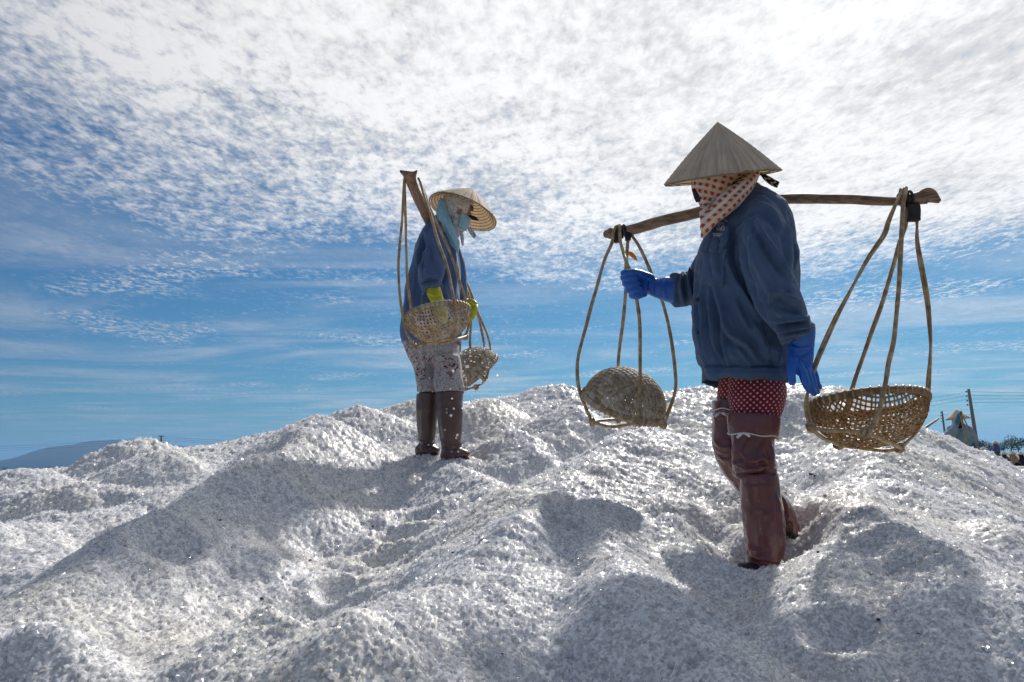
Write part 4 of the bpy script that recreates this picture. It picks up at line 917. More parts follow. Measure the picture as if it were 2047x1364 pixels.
    def boot(rs, toe, lines, seed):
        R_ = recess(rows(rs, 40, 2.1, 36)[::-1], .006, .05); h, t = P(*toe[0]), P(*toe[1]); d = t-h
        ft = limb([h-d*.15, h+d*.3, h+d*.75, t], [.045,.045,.036,.020], [.045,.046,.046,.034], n=20, seg=18, ends=(1, 1), ref=unit(np.cross(d, (0, 0, 1))))
        v, nn, f = remesh([loft(R_), ft], .0065, 4); v = v+nn*(folds(v, nn, lines, -.1)+cloth_noise(v, nn, .0018, 9, seed))[:, None]; b = mk('boot', v, f, M_RUBBER2, body)
        sv, sf = limb([h-d*.2+(0, 0, -.034), h+d*.4+(0, 0, -.036), t+d*.04+(0, 0, -.026)], [.010,.010,.010], [.048,.050,.036], n=14, seg=12, ends=(1, 1), ref=unit(np.cross(d, (0, 0, 1)))); mk('sole', sv, sf, M_SOLE, b)
    boot([(783,874,926,4.59,.082),(792,873,926,4.59,.082),(820,873,926,4.59,.080),(850,876,925,4.59,.076),(875,880,923,4.59,.070),(893,882,924,4.59,.060),(910,883,922,4.59,.055)], ((900,910,4.59),(931,907,4.55)), [([(880,880),(900,888),(925,884)],.006,.008),([(882,893),(905,898),(928,892)],.006,-.007),([(885,905),(910,903),(934,900)],.005,.006),([(886,800),(884,840),(890,875)],.010,.005)], 51)
    boot([(786,833,878,4.73,.080),(795,832,878,4.73,.080),(820,832,876,4.73,.078),(850,833,873,4.74,.072),(875,837,870,4.74,.066),(893,838,868,4.74,.058),(905,838,866,4.74,.055)], ((848,901,4.74),(872,900,4.71)), [([(836,880),(852,886),(870,882)],.006,.008),([(836,893),(852,898),(872,892)],.005,.006),([(845,800),(843,840),(846,870)],.008,.005)], 52)
    def fing(ps, r): return limb([P(*p) for p in ps], r, n=12, seg=12, ends=(1, 1))
    def hand(parts, seed, lines):
        v, nn, f = remesh(parts, .0038, 3); v = v+nn*(folds(v, nn, lines, -.1)+.0009*fbm(v*60, 2, seed))[:, None]; mk('glove', v, f, M_GLOVE_Y, body)
    g1 = limb([P(864,574,4.445),P(870,590,4.43),P(876,606,4.41),P(881,620,4.395),P(885,633,4.38)], [.044,.042,.036,.036,.030], [.046,.042,.034,.026,.022], n=24, seg=22, ends=(0, 1))
    hand([g1]+[fing([(884+k*2.5-3,630,4.36+k*.018),(887+k*2.5-3,641,4.355+k*.018),(889+k*2-3,650,4.355+k*.018)], [.013,.012,.0095]) for k in range(4)]+[fing([(876,616,4.385),(872,630,4.36),(873,640,4.35)], [.015,.014,.011])], 61, [([(855,585),(868,590),(884,584)],.006,.005),([(860,598),(874,602),(888,596)],.006,.005)])
    g2 = limb([P(918,600,4.86),P(928,606,4.85),P(938,610,4.84),P(946,612,4.84)], [.040,.034,.030,.024], [.042,.034,.026,.022], n=22, seg=20, ends=(0, 1))
    hand([g2]+[fing([(942,608+k*5,4.85),(951-k*1.5,611+k*6,4.84),(951-k*1.8,618+k*6,4.81),(945-k*1.5,620+k*6,4.80)], [.0135,.0125,.012,.010]) for k in range(4)]+[fing([(934,603,4.82),(944,602,4.80),(951,607,4.79)], [.015,.013,.010])], 62, [])
    # head cloths
    R0 = P(914, 424, Yc)
    v, nn, f = remesh(head(R0, f_, u_, 1.10)[:2]+[limb([P(912,440,Yc),P(908,458,Yc),P(906,474,4.62)], [.060,.05,.03], n=20, seg=12, ends=(1, 1))], .006, 4)
    v = v+nn*(cloth_noise(v, nn, .003, 14, 71))[:, None]; q = v-R0
    # the wrap leaves the eyes free
    keepv = ~(((q@f_) > .045) & ((q@u_) > -.012) & ((q@u_) < .06)); ff = [p for p in f if all(keepv[list(p)])]
    wr = mk('head_cloth', v, ff, M_PRINT, body)
    hb = BVHTree.FromPolygons(v.tolist(), f)
    r = patch(hb, ((922,424),(947,440),(938,464),(915,452)), .010, 12, 10, .012)
    if r: mk('face_mask', r[0], r[1], M_PALEBLUE, wr)
    v, f = limb([P(884,412,4.62),P(884,428,4.57),P(892,450,4.53),P(903,472,4.53),P(911,490,4.55),P(915,504,4.57)], [.026,.034,.036,.034,.026,.008], [.055,.055,.05,.04,.03,.01], n=24, seg=30, ends=(1, 1))
    v, nn, f = remesh([(v, f)], .006, 2); v = v+nn*(folds(v, nn, [([(884,415),(892,450),(912,495)],.006,.009),([(890,420),(900,455),(914,490)],.005,-.007),([(880,425),(888,450),(904,480)],.005,.006)], -.1)+cloth_noise(v, nn, .002, 16, 72))[:, None]; mk('scarf', v, f, M_PALEBLUE, wr)
    v, f = limb([P(922,462,4.58),P(924,478,4.58),P(925,491,4.58)], [.010,.010,.006], [.004]*3, n=10, seg=10); mk('cloth_end', v, f, M_PRINT, wr)
    v, f = limb([P(938,456,4.60),P(944,466,4.59),P(950,475,4.59)], [.012,.015,.011], [.006]*3, n=10, seg=10); mk('cloth_end', v, f, M_PRINT, wr)
    v, f = limb([P(939,432,4.60),P(947,436,4.59),P(955,440,4.585)], [.008,.013,.006], [.006]*3, n=12, seg=10, ends=(1, 1)); mk('dark_knot', v, f, M_BLACK, wr)
    make_hat(body, P(925,424,Yc), cframe((.33, .90, .28)), .216, .172, 5, .008)
    return body
p2 = person_two()
def pole_two():
    pts = [(819,350,3.98),(821,360,4.02),(826,374,4.08),(838,400,4.28),(852,430,4.50),(860,446,4.66),(868,462,4.85),(878,485,5.08),(890,512,5.36),(894,522,5.46)]
    c = np.array([P(*p) for p in pts]); w = [.036,.031,.028,.030,.031,.031,.031,.030,.028,.034]
    q = spline(np.column_stack((c, w)), 50); rings = []
    for i in range(50):
        T = unit(q[min(i+1, 49), :3]-q[max(i-1, 0), :3]); U = unit(np.cross(T, (0, 0, 1))); W = np.cross(U, T); rings.append(ring(q[i, :3], U, W, q[i, 3], .015, 20, 3))
    # forked near end: two horns with a notch
    e = rings[0]; T = unit(c[0]-c[2]); cc = e.mean(0); U = unit(np.cross(T, (0, 0, 1))); s = (e-cc)@U/.036
    rings.insert(0, e+np.outer(.004+.042*np.clip(np.abs(s)-.25, 0, 1)**1.2, T)+np.outer(.010*s, U))
    V, Fc = loft(rings); V = V+np.column_stack([.0015*fbm(V*14+k*7, 2, 80+k) for k in range(3)])
    o = mk('carrying_pole', V, Fc, M_POLE2, None, True, origin=c[5]); tag(o, 'flat wooden shoulder pole with forked end on the shoulder of person in blue shirt', 'carrying pole', 'shoulder poles')
pole_two()
h3 = [([(812,356,4.03),(808,366,4.02),(804,425,4.02),(799,496,4.02),(797,555,4.02),(802,618,4.03),(812,662,4.04),(831,692,4.06)], False),
      ([(814,358,4.06),(809,372,4.08),(810,437,4.12),(813,508,4.18),(815,566,4.22),(823,630,4.25),(835,668,4.25),(850,684,4.22)], False),
      ([(836,356,4.04),(840,366,4.03),(850,397,4.0),(862,433,3.98),(876,484,3.96),(892,531,3.95),(904,578,3.94),(912,625,3.94),(911,650,3.95),(906,676,3.98)], False),
      ([(838,358,4.08),(846,380,4.10),(857,409,4.12),(871,442,4.15),(895,494,4.18),(913,545,4.20),(928,588,4.21),(936,622,4.22),(936,650,4.22),(930,674,4.20)], False)]
b3 = [[(829,691,4.05),(850,689,4.02),(880,682,3.99),(908,675,3.97)],[(900,676,3.98),(916,677,4.08),(934,672,4.21)],[(932,674,4.20),(895,684,4.22),(850,686,4.22)],[(831,693,4.06),(838,690,4.14),(852,685,4.23)]]
hanger('basket_hanger', 'cane hanger below the forked end of the flat pole', h3, b3, [(831,692,4.06),(905,676,3.98),(931,674,4.20),(850,686,4.22)], .0078, 'cane hangers', 37, 1.6)
bowl('woven_basket', 'bamboo basket with a yellow-gloved hand reaching into it', P(874,629,4.10), cframe((-.20, .93, .30)), .170, .140, 25, 'woven bamboo baskets', 3, .23, M_WEAVE_PALE)
h4 = [([(896,517,5.42),(912,528,5.30),(935,572,5.25),(957,627,5.22),(974,670,5.20),(981,715,5.20),(973,757,5.20)], False), ([(897,519,5.46),(914,532,5.40),(939,590,5.38),(959,645,5.36),(968,690,5.35),(968,752,5.33)], True),
      ([(895,518,5.42),(925,560,5.20),(942,615,5.12),(940,680,5.08),(938,730,5.06),(937,752,5.05)], False), ([(896,520,5.48),(915,570,5.42),(922,640,5.40),(918,720,5.38),(921,780,5.35)], False)]
b4 = [[(932,749,5.05),(950,752,5.12),(970,758,5.20)],[(972,757,5.20),(962,768,5.26),(946,775,5.31)],[(952,774,5.30),(938,778,5.32),(918,782,5.35)],[(937,751,5.05),(926,768,5.2),(920,781,5.34)]]
hanger('basket_hanger', 'cane hanger held by a yellow glove beside the speckled trousers', h4, b4, [(968,757,5.19),(952,774,5.29),(937,751,5.05),(920,781,5.34)], .0085, 'cane hangers', 51, 1.7)
bowl('woven_basket', 'overturned bamboo basket shedding salt behind the speckled trousers', P(951,746,5.22), cframe((.60, -.76, .20)), .176, .165, 31, 'woven bamboo baskets', 4, .44, M_WEAVE_PALE)
# salt shaken out, still in the air
def falling():
    rg = np.random.default_rng(9); parts = []
    spots = [(x, y, 4.40+rg.uniform(-.06, .10), s) for x, y, s in ((893,825,3.2),(901,831,4.5),(925,815,4.6),(904,681,3),(906,742,4),(858,756,3.6),(859,779,4),(889,781,3),(900,778,2.6),(904,797,3),(889,860,3.2),(914,870,3.6),(866,883,3),(912,876,3),(903,903,3),(916,903,3),(857,890,2.6),(893,818,2.4),(907,817,2.6),(922,707,4),(934,733,5.5),(942,722,3),(925,742,3),(932,760,3),(940,705,3),(927,752,3.4),(865,783,2.6))]
    for k in range(110): spots.append((rg.normal(945, 34), rg.uniform(668, 800), rg.uniform(4.7, 5.25), rg.uniform(1.0, 2.6)))
    for i, (x, y, Y, s) in enumerate(spots):
        v, f = crystal(s*Y/F*.55, 3000+i); parts.append((v+P(x, y, Y), f))
    o = mk('falling_salt', *join(parts), M_GRAIN, None, False, origin=P(930, 760, 5.0)); tag(o, 'white salt crystals falling through the air from the overturned basket', 'salt', kind='stuff')
falling()
# ================================================================== ground and background
def g_mat(name, col, col2, sc, rough=.9): return material(name, col, rough, .2, (sc*4, .4, 4, .02), (sc, col2, .9))
M_GROUND = g_mat('sandy_ground', (.30, .235, .16), (.24, .19, .13), .35)
M_FIELD = g_mat('green_field', (.10, .115, .045), (.17, .15, .075), .05)
M_HILL = g_mat('wooded_hillside', (.022, .040, .030), (.032, .046, .034), .01)
M_CONC = material('weathered_concrete', (.27, .25, .23), .85, .2, (6, .3, 4, .01), (2, (.20, .19, .18), .8))
M_WIRE = material('black_wire', (.03, .03, .032), .5, .3)
M_LEAF = material('foliage', (.045, .085, .030), .7, .25, None, (1.2, (.075, .11, .04), .9))
M_BARK = material('bark', (.10, .075, .05), .9, .1)
def GP(px, py, Y): return P(px, py, Y)
gx = np.concatenate((-np.geomspace(9000, 8, 22), np.linspace(-6, 6, 7), np.geomspace(8, 9000, 22))); gy = np.concatenate((-np.geomspace(3000, 6, 12), np.geomspace(4, 9000, 40)))
X, Y = np.meshgrid(gx, gy); V = np.column_stack((X.ravel(), Y.ravel(), np.zeros(X.size))); nx = len(gx)
Fc = [(j*nx+i, j*nx+i+1, (j+1)*nx+i+1, (j+1)*nx+i) for j in range(len(gy)-1) for i in range(nx-1)]
tag(mk('ground', V, Fc, M_GROUND), kind='structure')
V = np.array([(-4000, 95, .03), (4000, 95, .03), (4000, 8500, .03), (-4000, 8500, .03)]); tag(mk('field', V, [(0, 1, 2, 3)], M_FIELD), kind='structure')
def hill():
    n, m = 90, 40; c = P(205, 937, 5000); V = []
    u = np.linspace(-1.25, 1.6, n); w = np.linspace(-1, 1, m); U, W = np.meshgrid(u, w); px = c[0]+U*410; py = 5000+W*900
    q = np.column_stack((px.ravel()/260, py.ravel()/260, np.zeros(n*m))); prof = np.where(U < 0, np.clip(1-(np.abs(U)/.92)**1.5, 0, 1), np.clip(1-(U/2.3)**2.0, 0, 1))*np.clip(1-W**2, 0, 1)**.8
    z = 172*prof*(1+.10*fbm(q, 4, 90).reshape(U.shape))+2.2*vnoise(q*14, 91).reshape(U.shape)*(prof > .02)-2
    V = np.column_stack((px.ravel(), py.ravel(), z.ravel())); Fc = [(j*n+i, j*n+i+1, (j+1)*n+i+1, (j+1)*n+i) for j in range(m-1) for i in range(n-1)]
    tag(mk('hill', V, Fc, M_HILL), kind='structure')
hill()
def leaf_tree(x, y, h, w, label, seed, group, nl=420):
    rg = np.random.default_rng(seed); root = empty('tree', (x, y, 0)); b = np.array((x, y, 0))
    tp = [tube([b, b+(0, 0, h*.35), b+(w*.06, 0, h*.62)], [h*.035, h*.026, h*.014], 7, 10)]
    for k in range(5):
        a = rg.uniform(0, 6.28); tp.append(tube([b+(0, 0, h*rg.uniform(.3, .45)), b+(math.cos(a)*w*.25, math.sin(a)*w*.25, h*.62), b+(math.cos(a)*w*.36, math.sin(a)*w*.36, h*.74)], [h*.014, h*.009, h*.004], 5, 8))
    mk('trunk', *join(tp), M_BARK, root)
    cl = [(rg.normal(0, .26)*w, rg.normal(0, .26)*w, h*rg.uniform(.45, .88), w*rg.uniform(.16, .28)) for _ in range(9)]; V, Fc = [], []
    for i in range(nl):
        c = cl[i % 9]; d = unit(rg.normal(size=3)); p = b+np.array(c[:3])+d*c[3]*rg.uniform(.5, 1.05); a1 = unit(rg.normal(size=3)); a2 = unit(np.cross(a1, rg.normal(size=3))); s = h*.045*rg.uniform(.6, 1.3)
        k = len(V); V += [p-a1*s, p+a2*s*.5, p+a1*s, p-a2*s*.5]; Fc.append((k, k+1, k+2, k+3))
    mk('crown', np.array(V), Fc, M_LEAF, root, False); tag(root, label, 'tree', group)
TL = [(1956,250,4.2,4.0,1),(1968,262,5.0,5,2),(1980,240,4.6,5,3),(1995,255,3.8,5,4),(2006,245,4.4,5.5,5),(2022,250,6.0,7,6),(2036,262,5.4,6,7),(2052,240,5.2,6,8)]
TREE_LABELS = ['small dark tree next to the tall power pole foot', 'rounded dark tree behind the stooping worker', 'dark tree with thin top behind the red headscarf worker', 'lowest tree of the row, just past the red headscarf worker',
 'broad dark tree behind the cream hat worker', 'tallest and widest tree of the row behind the salt workers', 'second tallest tree, beside the tallest one of the row', 'wide dark tree at the end of the row past the tan clothed worker']
for (px, D, h, w, s), tl in zip(TL, TREE_LABELS): q = P(px, 905, D); leaf_tree(q[0], D, h, w, tl, 300+s, 'trees behind the workers')
for px, D, h, w, s in ((-6,600,3.6,6,1),(12,600,3.8,5,2),(98,640,3.6,5,3)): q = P(px, 938, D); leaf_tree(q[0], D, h, w, 'low dark tree at the foot of the blue hill', 330+s, 'trees below the hill', 250)
# power poles and wires
def power_pole(px, Y, top, r, label, arm=False, lean=0.0):
    t = P(px, top, Y); b = np.array((t[0]+lean, t[1], 0)); o = empty('power_pole', b); mk('post', *tube([b-(0, 0, .3), (b+t)/2, t], [r*1.25, r*1.1, r*.85], 10, 8), M_CONC, o)
    for k in range(4):
        c = t-(r*1.6, 0, .25+k*.42); mk('insulator', *loft([ring(c+(0, 0, z), (1, 0, 0), (0, 1, 0), q*r*.5, q*r*.5, 8) for z, q in ((-.08, .6), (-.04, 1.2), (0, .7), (.04, 1.2), (.08, .5))]), M_WIRE, o)
    if arm: mk('cross_arm', *box(t-(0, 0, .12), (.75, 0, 0), (0, .06, 0), (0, 0, .07)), M_CONC, o)
    tag(o, label, 'power pole', 'power poles'); return t
big = power_pole(1936, 76, 778, .15, 'tall concrete power pole standing behind the pale blue jacketed person', lean=.35)
sm = power_pole(1883, 118, 822, .13, 'smaller far power pole between the slanted stick and the pale hat', lean=.2)
lf = power_pole(323, 205, 871, .22, 'power pole top just showing over the crest beside the hill', True)
def wire(a, b, sag, label, grp):
    a, b = np.asarray(a), np.asarray(b); t = np.linspace(0, 1, 14); q = a+(b-a)*t[:, None]; q[:, 2] -= sag*4*t*(1-t)
    o = mk('overhead_wire', *tube(q, .012*max(1, (a[1]+b[1])/2/120), 5, 30), M_WIRE, None, True, origin=a); tag(o, label, 'wire', grp)
for k in range(4):
    p = big-np.array((.1, 0, .25+k*.34)); wire(p, P(2260, 780+k*4.5, 70), .15, 'thin black wire running away from the tall power pole past open sky', 'wires beside the tall pole')
    if k < 3: wire(p, P(1700, 803+k*9, 120), .5, 'thin black wire from the tall power pole towards the large woven basket', 'wires behind the basket')
wire(big-np.array((.1, 0, 2.4)), sm-np.array((0, 0, .3)), .2, 'thin wire joining the tall power pole and the smaller far one', 'wires between the poles')
wire(big-np.array((.1, 0, 2.9)), sm-np.array((0, 0, .7)), .2, 'thin wire joining the tall power pole and the smaller far one', 'wires between the poles')
for k in range(3):
    p = lf-np.array((0, 0, .2+k*.5)); wire(p, P(-240, 893+k*4.5, 190), 1.0, 'thin wire crossing in front of the blue hill', 'wires before the hill'); wire(p, P(700, 886+k*3, 215), .6, 'thin wire running behind the salt crest to the far power pole', 'wires over the crest')
# ---------------------------------------------------------------- far workers
def cloth(name, c): return material(name, c, .9, .15, None, (9, tuple(v*1.35 for v in c), .6))
M_PB = cloth('pale_blue_jacket', (.22, .33, .40)); M_TEAL = cloth('teal_glove', (.05, .20, .36)); M_DARK = cloth('dark_cloth', (.035, .03, .04)); M_BLUE = cloth('faded_blue_cloth', (.07, .12, .25)); M_WINE = cloth('wine_cloth', (.14, .025, .05)); M_REDC = cloth('red_cloth', (.50, .05, .04)); M_YELC = cloth('lime_cloth', (.50, .55, .12)); M_TAN = cloth('tan_cloth', (.40, .29, .17)); M_PURP = cloth('purple_cloth', (.10, .06, .14)); M_WHITEC = cloth('white_cloth', (.62, .62, .62))
M_HATP = material('pale_straw', (.62, .55, .40), .8, .2, None, (30, (.50, .42, .28), .6))
def simple_hat(person, c, axis, R, H, mat):
    e1, e2, a = basis(axis); rings = [ring(c+a*h, e1, e2, r, r, 32) for r, h in ((.004, H), (R*.25, H*.76), (R*.5, H*.5), (R*.75, H*.25), (R, 0), (R*.97, -.006), (R*.7, H*.27), (R*.3, H*.66))]; mk('conical_hat', *loft(rings), mat, person)
def worker(px, Y, label, jm, lm_, hm, kind='stand', face=1, arms=None, hatm=None, group=None, zoff=0.0):
    b = P(px, 905, Y); x = b[0]; b = np.array((x, Y, zoff)); w = lambda dx, dy, z: b+np.array((dx*face, dy, z))
    lim = lambda ps, r, n=12: limb(ps, r, n=n, seg=10, ends=(1, 1))
    if kind == 'stand': hip, sh, hd = w(0, 0, .86), w(.03, 0, 1.34), w(.06, 0, 1.50); legs = [[w(0, -.09, .84), w(.05, -.1, .45), w(.0, -.1, .04)], [w(0, .09, .84), w(.02, .1, .45), w(-.06, .1, .04)]]
    elif kind == 'bend': hip, sh, hd = w(0, 0, .84), w(.38, 0, 1.12), w(.52, 0, 1.14); legs = [[w(0, -.09, .82), w(.05, -.1, .45), w(0, -.1, .04)], [w(0, .09, .82), w(.05, .1, .45), w(-.1, .1, .04)]]
    else: hip, sh, hd = w(0, 0, .20), w(.10, 0, .66), w(.16, 0, .82); legs = [[w(0, -.1, .18), w(.34, -.12, .46), w(.42, -.12, .04)], [w(0, .1, .18), w(.34, .12, .46), w(.42, .12, .04)]]
    hands = arms or ([w(.42, -.12, sh[2]-.35), w(.45, .12, sh[2]-.35)])
    el = [(sh+hands[0])/2+np.array((0, -.12, -.10)), (sh+hands[1])/2+np.array((0, .12, -.10))]
    f_ = np.array((face*.95, -.1, -.2)); up_ = np.array((face*.2, 0, 1.0))
    body = [limb([hip-(0, 0, .05), (hip+sh)/2, sh], [.10, .12, .11], [.13, .14, .16], n=16, seg=10, ends=(1, 1)), lim([sh, hd], [.05, .05])]+head(hd+(0, 0, .02), f_, up_, .95)
    for k, s in ((0, -1), (1, 1)): body += [lim([sh+(0, s*.15, -.03), el[k], hands[k]], [.045, .04, .032]), lim(legs[k], [.065, .05, .04])]
    V, N, Fc = remesh(body, .026, 2); p = mk('person', V, Fc, M_SKIN, None, True, origin=b); tag(p, label, 'person', group)
    jk = [limb([hip-(0, 0, .08), (hip+sh)/2, sh+(0, 0, .02)], [.15, .155, .13], [.17, .18, .19], n=18, seg=12, ends=(1, 1))]
    for k, s in ((0, -1), (1, 1)): jk.append(lim([sh+(0, s*.15, -.02), el[k], el[k]+(hands[k]-el[k])*.8], [.072, .068, .055]))
    V, N, Fc = remesh(jk, .022, 2); V = V+N*cloth_noise(V, N, .010, 5, int(px))[:, None]; mk('jacket', V, Fc, jm, p)
    tr = [lim([legs[k][0]+(0, 0, .02), legs[k][1], legs[k][1]+(legs[k][2]-legs[k][1])*.85], [.10, .085, .07]) for k in (0, 1)]; V, N, Fc = remesh(tr, .022, 2); mk('trousers', V, Fc, lm_, p)
    mk('headscarf', *limb([hd+(0, 0, .08), hd-(0, 0, .03), sh+(0, 0, .02)], [.105, .105, .09], n=16, seg=10, ends=(1, 1)), hm, p)
    if hatm: simple_hat(p, hd+(face*.01, 0, .09), (face*.12, -.1, 1), .215, .15, hatm)
    return p
GW = 'salt workers on the flat ground'
worker(1994, 51, 'standing worker with red headscarf, blue shirt and wine trousers', M_BLUE, M_WINE, M_REDC, 'stand', -1, None, M_HATP, GW)
worker(1984, 49, 'stooping worker in dark blue bending over next to the red headscarf', M_BLUE, M_PURP, M_YELC, 'bend', -1, None, M_WHITEC, GW)
worker(2013, 44, 'squatting worker in blue with cream conical hat beside a lime bundle', M_BLUE, M_BLUE, M_DARK, 'sit', -1, None, M_HATP, GW)
worker(1971, 42, 'squatting worker in purple with white hat near red cloth', M_PURP, M_PURP, M_DARK, 'sit', 1, None, M_WHITEC, GW)
worker(2031, 42, 'worker in tan clothes crouching among the planks', M_TAN, M_TAN, M_TAN, 'sit', -1, None, M_HATP, GW)
worker(2047, 40, 'squatting worker in dark clothes with white hat behind stacked boards', M_DARK, M_DARK, M_DARK, 'sit', -1, None, M_WHITEC, GW)
worker(2025, 56, 'far squatting worker in faded pink behind the tan clothed one', cloth('faded_pink', (.40, .25, .22)), M_DARK, M_TAN, 'sit', -1, None, M_HATP, GW)
# bundles, boards and sacks lying on the flat
def sack(px, Y, s, mat, label, cat, seed, name='sack'):
    rg = np.random.default_rng(seed); c = P(px, 905, Y); c = np.array((c[0], Y, 0)); V, Fc = limb([c+(-s, 0, s*.35), c+(0, .05, s*.42), c+(s, 0, s*.33)], [s*.34, s*.44, s*.32], [s*.4, s*.5, s*.38], n=16, seg=14, ends=(1, 1)); V = V+.06*s*np.column_stack([fbm(V*3/s+k*5, 2, seed+k) for k in range(3)]); V[:, 2] = np.maximum(V[:, 2], 0)
    tag(mk(name, V, Fc, mat, None, True, origin=c), label, cat, 'bundles on the flat')
sack(2005, 43.5, .28, M_YELC, 'lime green cloth bundle next to the squatting blue worker', 'bundle', 1, 'cloth_bundle'); sack(1976, 40, .50, M_REDC, 'red cloth bundle below the purple clad worker', 'bundle', 2, 'cloth_bundle')
sack(2040, 36, .45, M_WHITEC, 'white salt sack lying among the boards', 'sack', 3); sack(2018, 37, .40, M_WHITEC, 'white salt sack lying at the foot of the tan clothed worker', 'sack', 4); sack(2066, 35, .5, M_TAN, 'tan sack at the end of the boards', 'sack', 5)
M_BOARD = material('grey_board', (.17, .15, .13), .85, .2, (20, .4, 4, .01), (3, (.26, .23, .20), .8))
rg = np.random.default_rng(33)
for k in range(14):
    Yk = rg.uniform(33, 41); pxk = rg.uniform(1994, 2075); c = P(pxk, 905, Yk); a = rg.uniform(-.5, .5); d = np.array((math.cos(a), math.sin(a), 0)); L = rg.uniform(.5, 1.1); z = .03+.06*(k % 3)
    o = mk('board', *box((c[0], Yk, z), d*L, np.array((-d[1], d[0], 0))*.10, (0, 0, .028)), M_BOARD, None, False, origin=(c[0], Yk, z)); tag(o, 'weathered grey board lying loose on the sandy ground by the workers', 'board', 'loose boards')
# a shed corner and a slanted stick behind the heap
def shed():
    c = P(1878, 905, 32); c = np.array((c[0], 32, 0)); o = empty('shed', c); h = 1.62
    mk('wall', *box(c+(0, 1, h/2), (.30, 0, 0), (0, 1.0, 0), (0, 0, h/2)), M_BOARD, o, False)
    V = np.array([c+(-.42, -.15, h+.02), c+(.42, -.15, h+.02), c+(.42, 2.15, h+.02), c+(-.42, 2.15, h+.02), c+(-.42, -.15, h+.10), c+(.42, -.15, h+.18), c+(.42, 2.15, h+.18), c+(-.42, 2.15, h+.10)])
    mk('roof', V, [(0, 3, 2, 1), (4, 5, 6, 7), (0, 1, 5, 4), (1, 2, 6, 5), (2, 3, 7, 6), (3, 0, 4, 7)], M_CONC, o, False); tag(o, 'small grey shed with sloping roof behind the salt slope', 'shed')
shed()
a, b = P(1838, 863, 11.0), P(1876, 837, 11.6); q = a+(a-b)*.8; q2 = a+(a-b)*2.4
tag(mk('leaning_stick', *tube([np.array((q2[0], q2[1], max(0, q2[2]))), a, b], [.022, .02, .014], 8, 10), M_POLE, None, True, origin=q2), 'thin dark stick slanting up from behind the salt slope', 'stick')
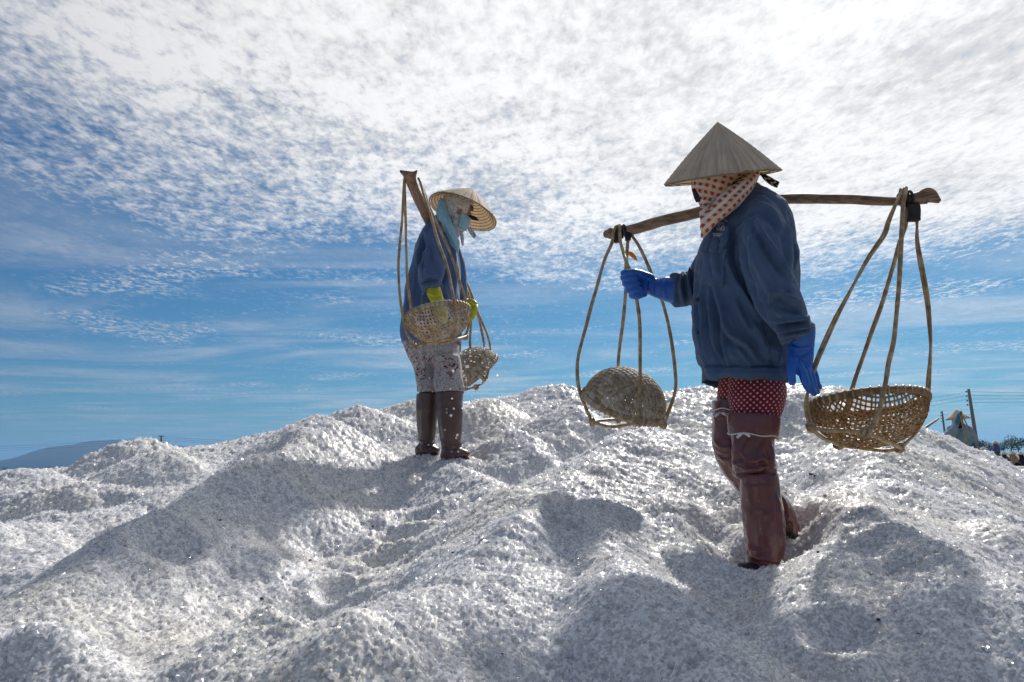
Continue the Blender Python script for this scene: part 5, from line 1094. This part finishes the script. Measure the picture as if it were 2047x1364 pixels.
# ---------------------------------------------------------------- the carrier coming up behind the heap
def person_three():
    Y = 13.0; b = P(1918, 905, Y); b = np.array((b[0], Y, 0))
    def lm(ps, r, rb=None): return limb([P(*p) for p in ps], [q*13/F for q in r], None if rb is None else [q*13/F for q in rb], n=16, seg=14, ends=(1, 1))
    hd = P(1914, 846, Y)
    body = [lm([(1918,866,13),(1919,890,13),(1920,925,13)], [12,14,13], [15,17,16]), lm([(1915,852,13),(1917,868,13)], [6,7])]+head(hd, (.1, -1, -.1), (0, -.1, 1), .95)
    body += [limb([b+(s*.1, 0, .85), b+(s*.12, -.03, .45), b+(s*.12, 0, .04)], [.07, .055, .045], n=14, seg=12, ends=(1, 1)) for s in (-1, 1)]
    body += [lm([(1900,862,12.95),(1897,873,12.85),(1909,856,12.7),(1915,838,12.65)], [6,5.5,5,4]), lm([(1936,862,13),(1943,876,12.95),(1948,888,12.85)], [6,5.5,4.5])]
    V, N, Fc = remesh(body, .022, 2); p = mk('person', V, Fc, M_SKIN, None, True, origin=b); tag(p, 'person in pale blue jacket with raised gloved hand climbing behind the salt slope', 'person')
    jk = [lm([(1917,856,13),(1917,870,13),(1918,890,13),(1920,922,13)], [13,19,21,23], [15,21,23,24]), lm([(1902,860,12.95),(1897,873,12.85),(1905,864,12.75),(1911,852,12.68)], [9,9.5,8,6]), lm([(1934,860,13),(1942,874,12.95),(1946,884,12.88)], [9,8.5,7])]
    V, N, Fc = remesh(jk, .016, 3); V = V+N*(cloth_noise(V, N, .012, 5, 140)+folds(V, N, [([(1917,866),(1917,905)],.02,-.02)], 0))[:, None]; mk('jacket', V, Fc, M_PB, p)
    mk('trousers', *join([limb([b+(s*.1, 0, .88), b+(s*.12, -.03, .5), b+(s*.12, 0, .12)], [.10, .09, .08], n=14, seg=12, ends=(1, 1)) for s in (-1, 1)]), M_WINE, p)
    for nm, ps, r in (('glove', [(1912,849,12.68),(1916,838,12.64),(1918,830,12.62)], [4.6,4.8,4.4]), ('glove', [(1945,880,12.9),(1948,887,12.86),(1949,893,12.82)], [4.6,5,4])): mk(nm, *lm(ps, r), M_TEAL, p)
    mk('headscarf', *lm([(1913,840,13),(1914,849,12.97),(1917,858,12.95)], [9,9.5,9]), M_WHITEC, p); mk('face_cloth', *lm([(1917,844,12.86),(1919,852,12.84)], [5,5]), M_DARK, p)
    simple_hat(p, P(1915,838,13), cframe((-.08, .97, .16)), .19, .165, M_HATP)
    v, f = limb([P(1921,826,12.35),P(1921,831,12.6),P(1924,850,13.2),P(1927,862,13.8)], [.035,.032,.03,.03], [.02]*4, n=12, seg=14); o = mk('carrying_pole', v, f, M_POLE2, None, True, origin=P(1922,838,12.9)); tag(o, 'wooden shoulder pole of the pale blue jacketed person, pointing end-on', 'carrying pole', 'shoulder poles')
    st = [([(1920,830,12.5),(1924,850,12.5),(1930,880,12.5),(1934,900,12.5),(1938,912,12.5)], False), ([(1924,830,12.52),(1938,860,12.55),(1950,885,12.6),(1956,905,12.6),(1952,914,12.6)], False)]
    hanger('basket_hanger', 'cane hanger of the pale blue jacketed person', st, [[(1936,913,12.5),(1954,914,12.6)]], [(1938,913,12.5),(1952,914,12.6)], .011, 'cane hangers', 88)
    bowl('woven_basket', 'round woven basket in front of the pale blue jacketed person', P(1945,900,12.58), cframe((.1, .95, -.15)), .15, .12, 15, 'woven bamboo baskets', 7)
person_three()
# ---------------------------------------------------------------- the air
def haze():
    m = bpy.data.materials.new('haze_air'); m.use_nodes = True; g = NT(m.node_tree); v = g.n('ShaderNodeVolumePrincipled')
    v.inputs['Color'].default_value = (.28, .55, 1.0, 1); v.inputs['Density'].default_value = HAZE; v.inputs['Anisotropy'].default_value = .2
    o = g.n('ShaderNodeOutputMaterial'); g.link(v.outputs[0], o.inputs['Volume'])
    V, Fc = box((0, 1800, 110), (9500, 0, 0), (0, 7600, 0), (0, 0, 112)); tag(mk('haze', V, Fc, m, None, False), kind='stuff')
HAZE = 1.25e-4
haze()
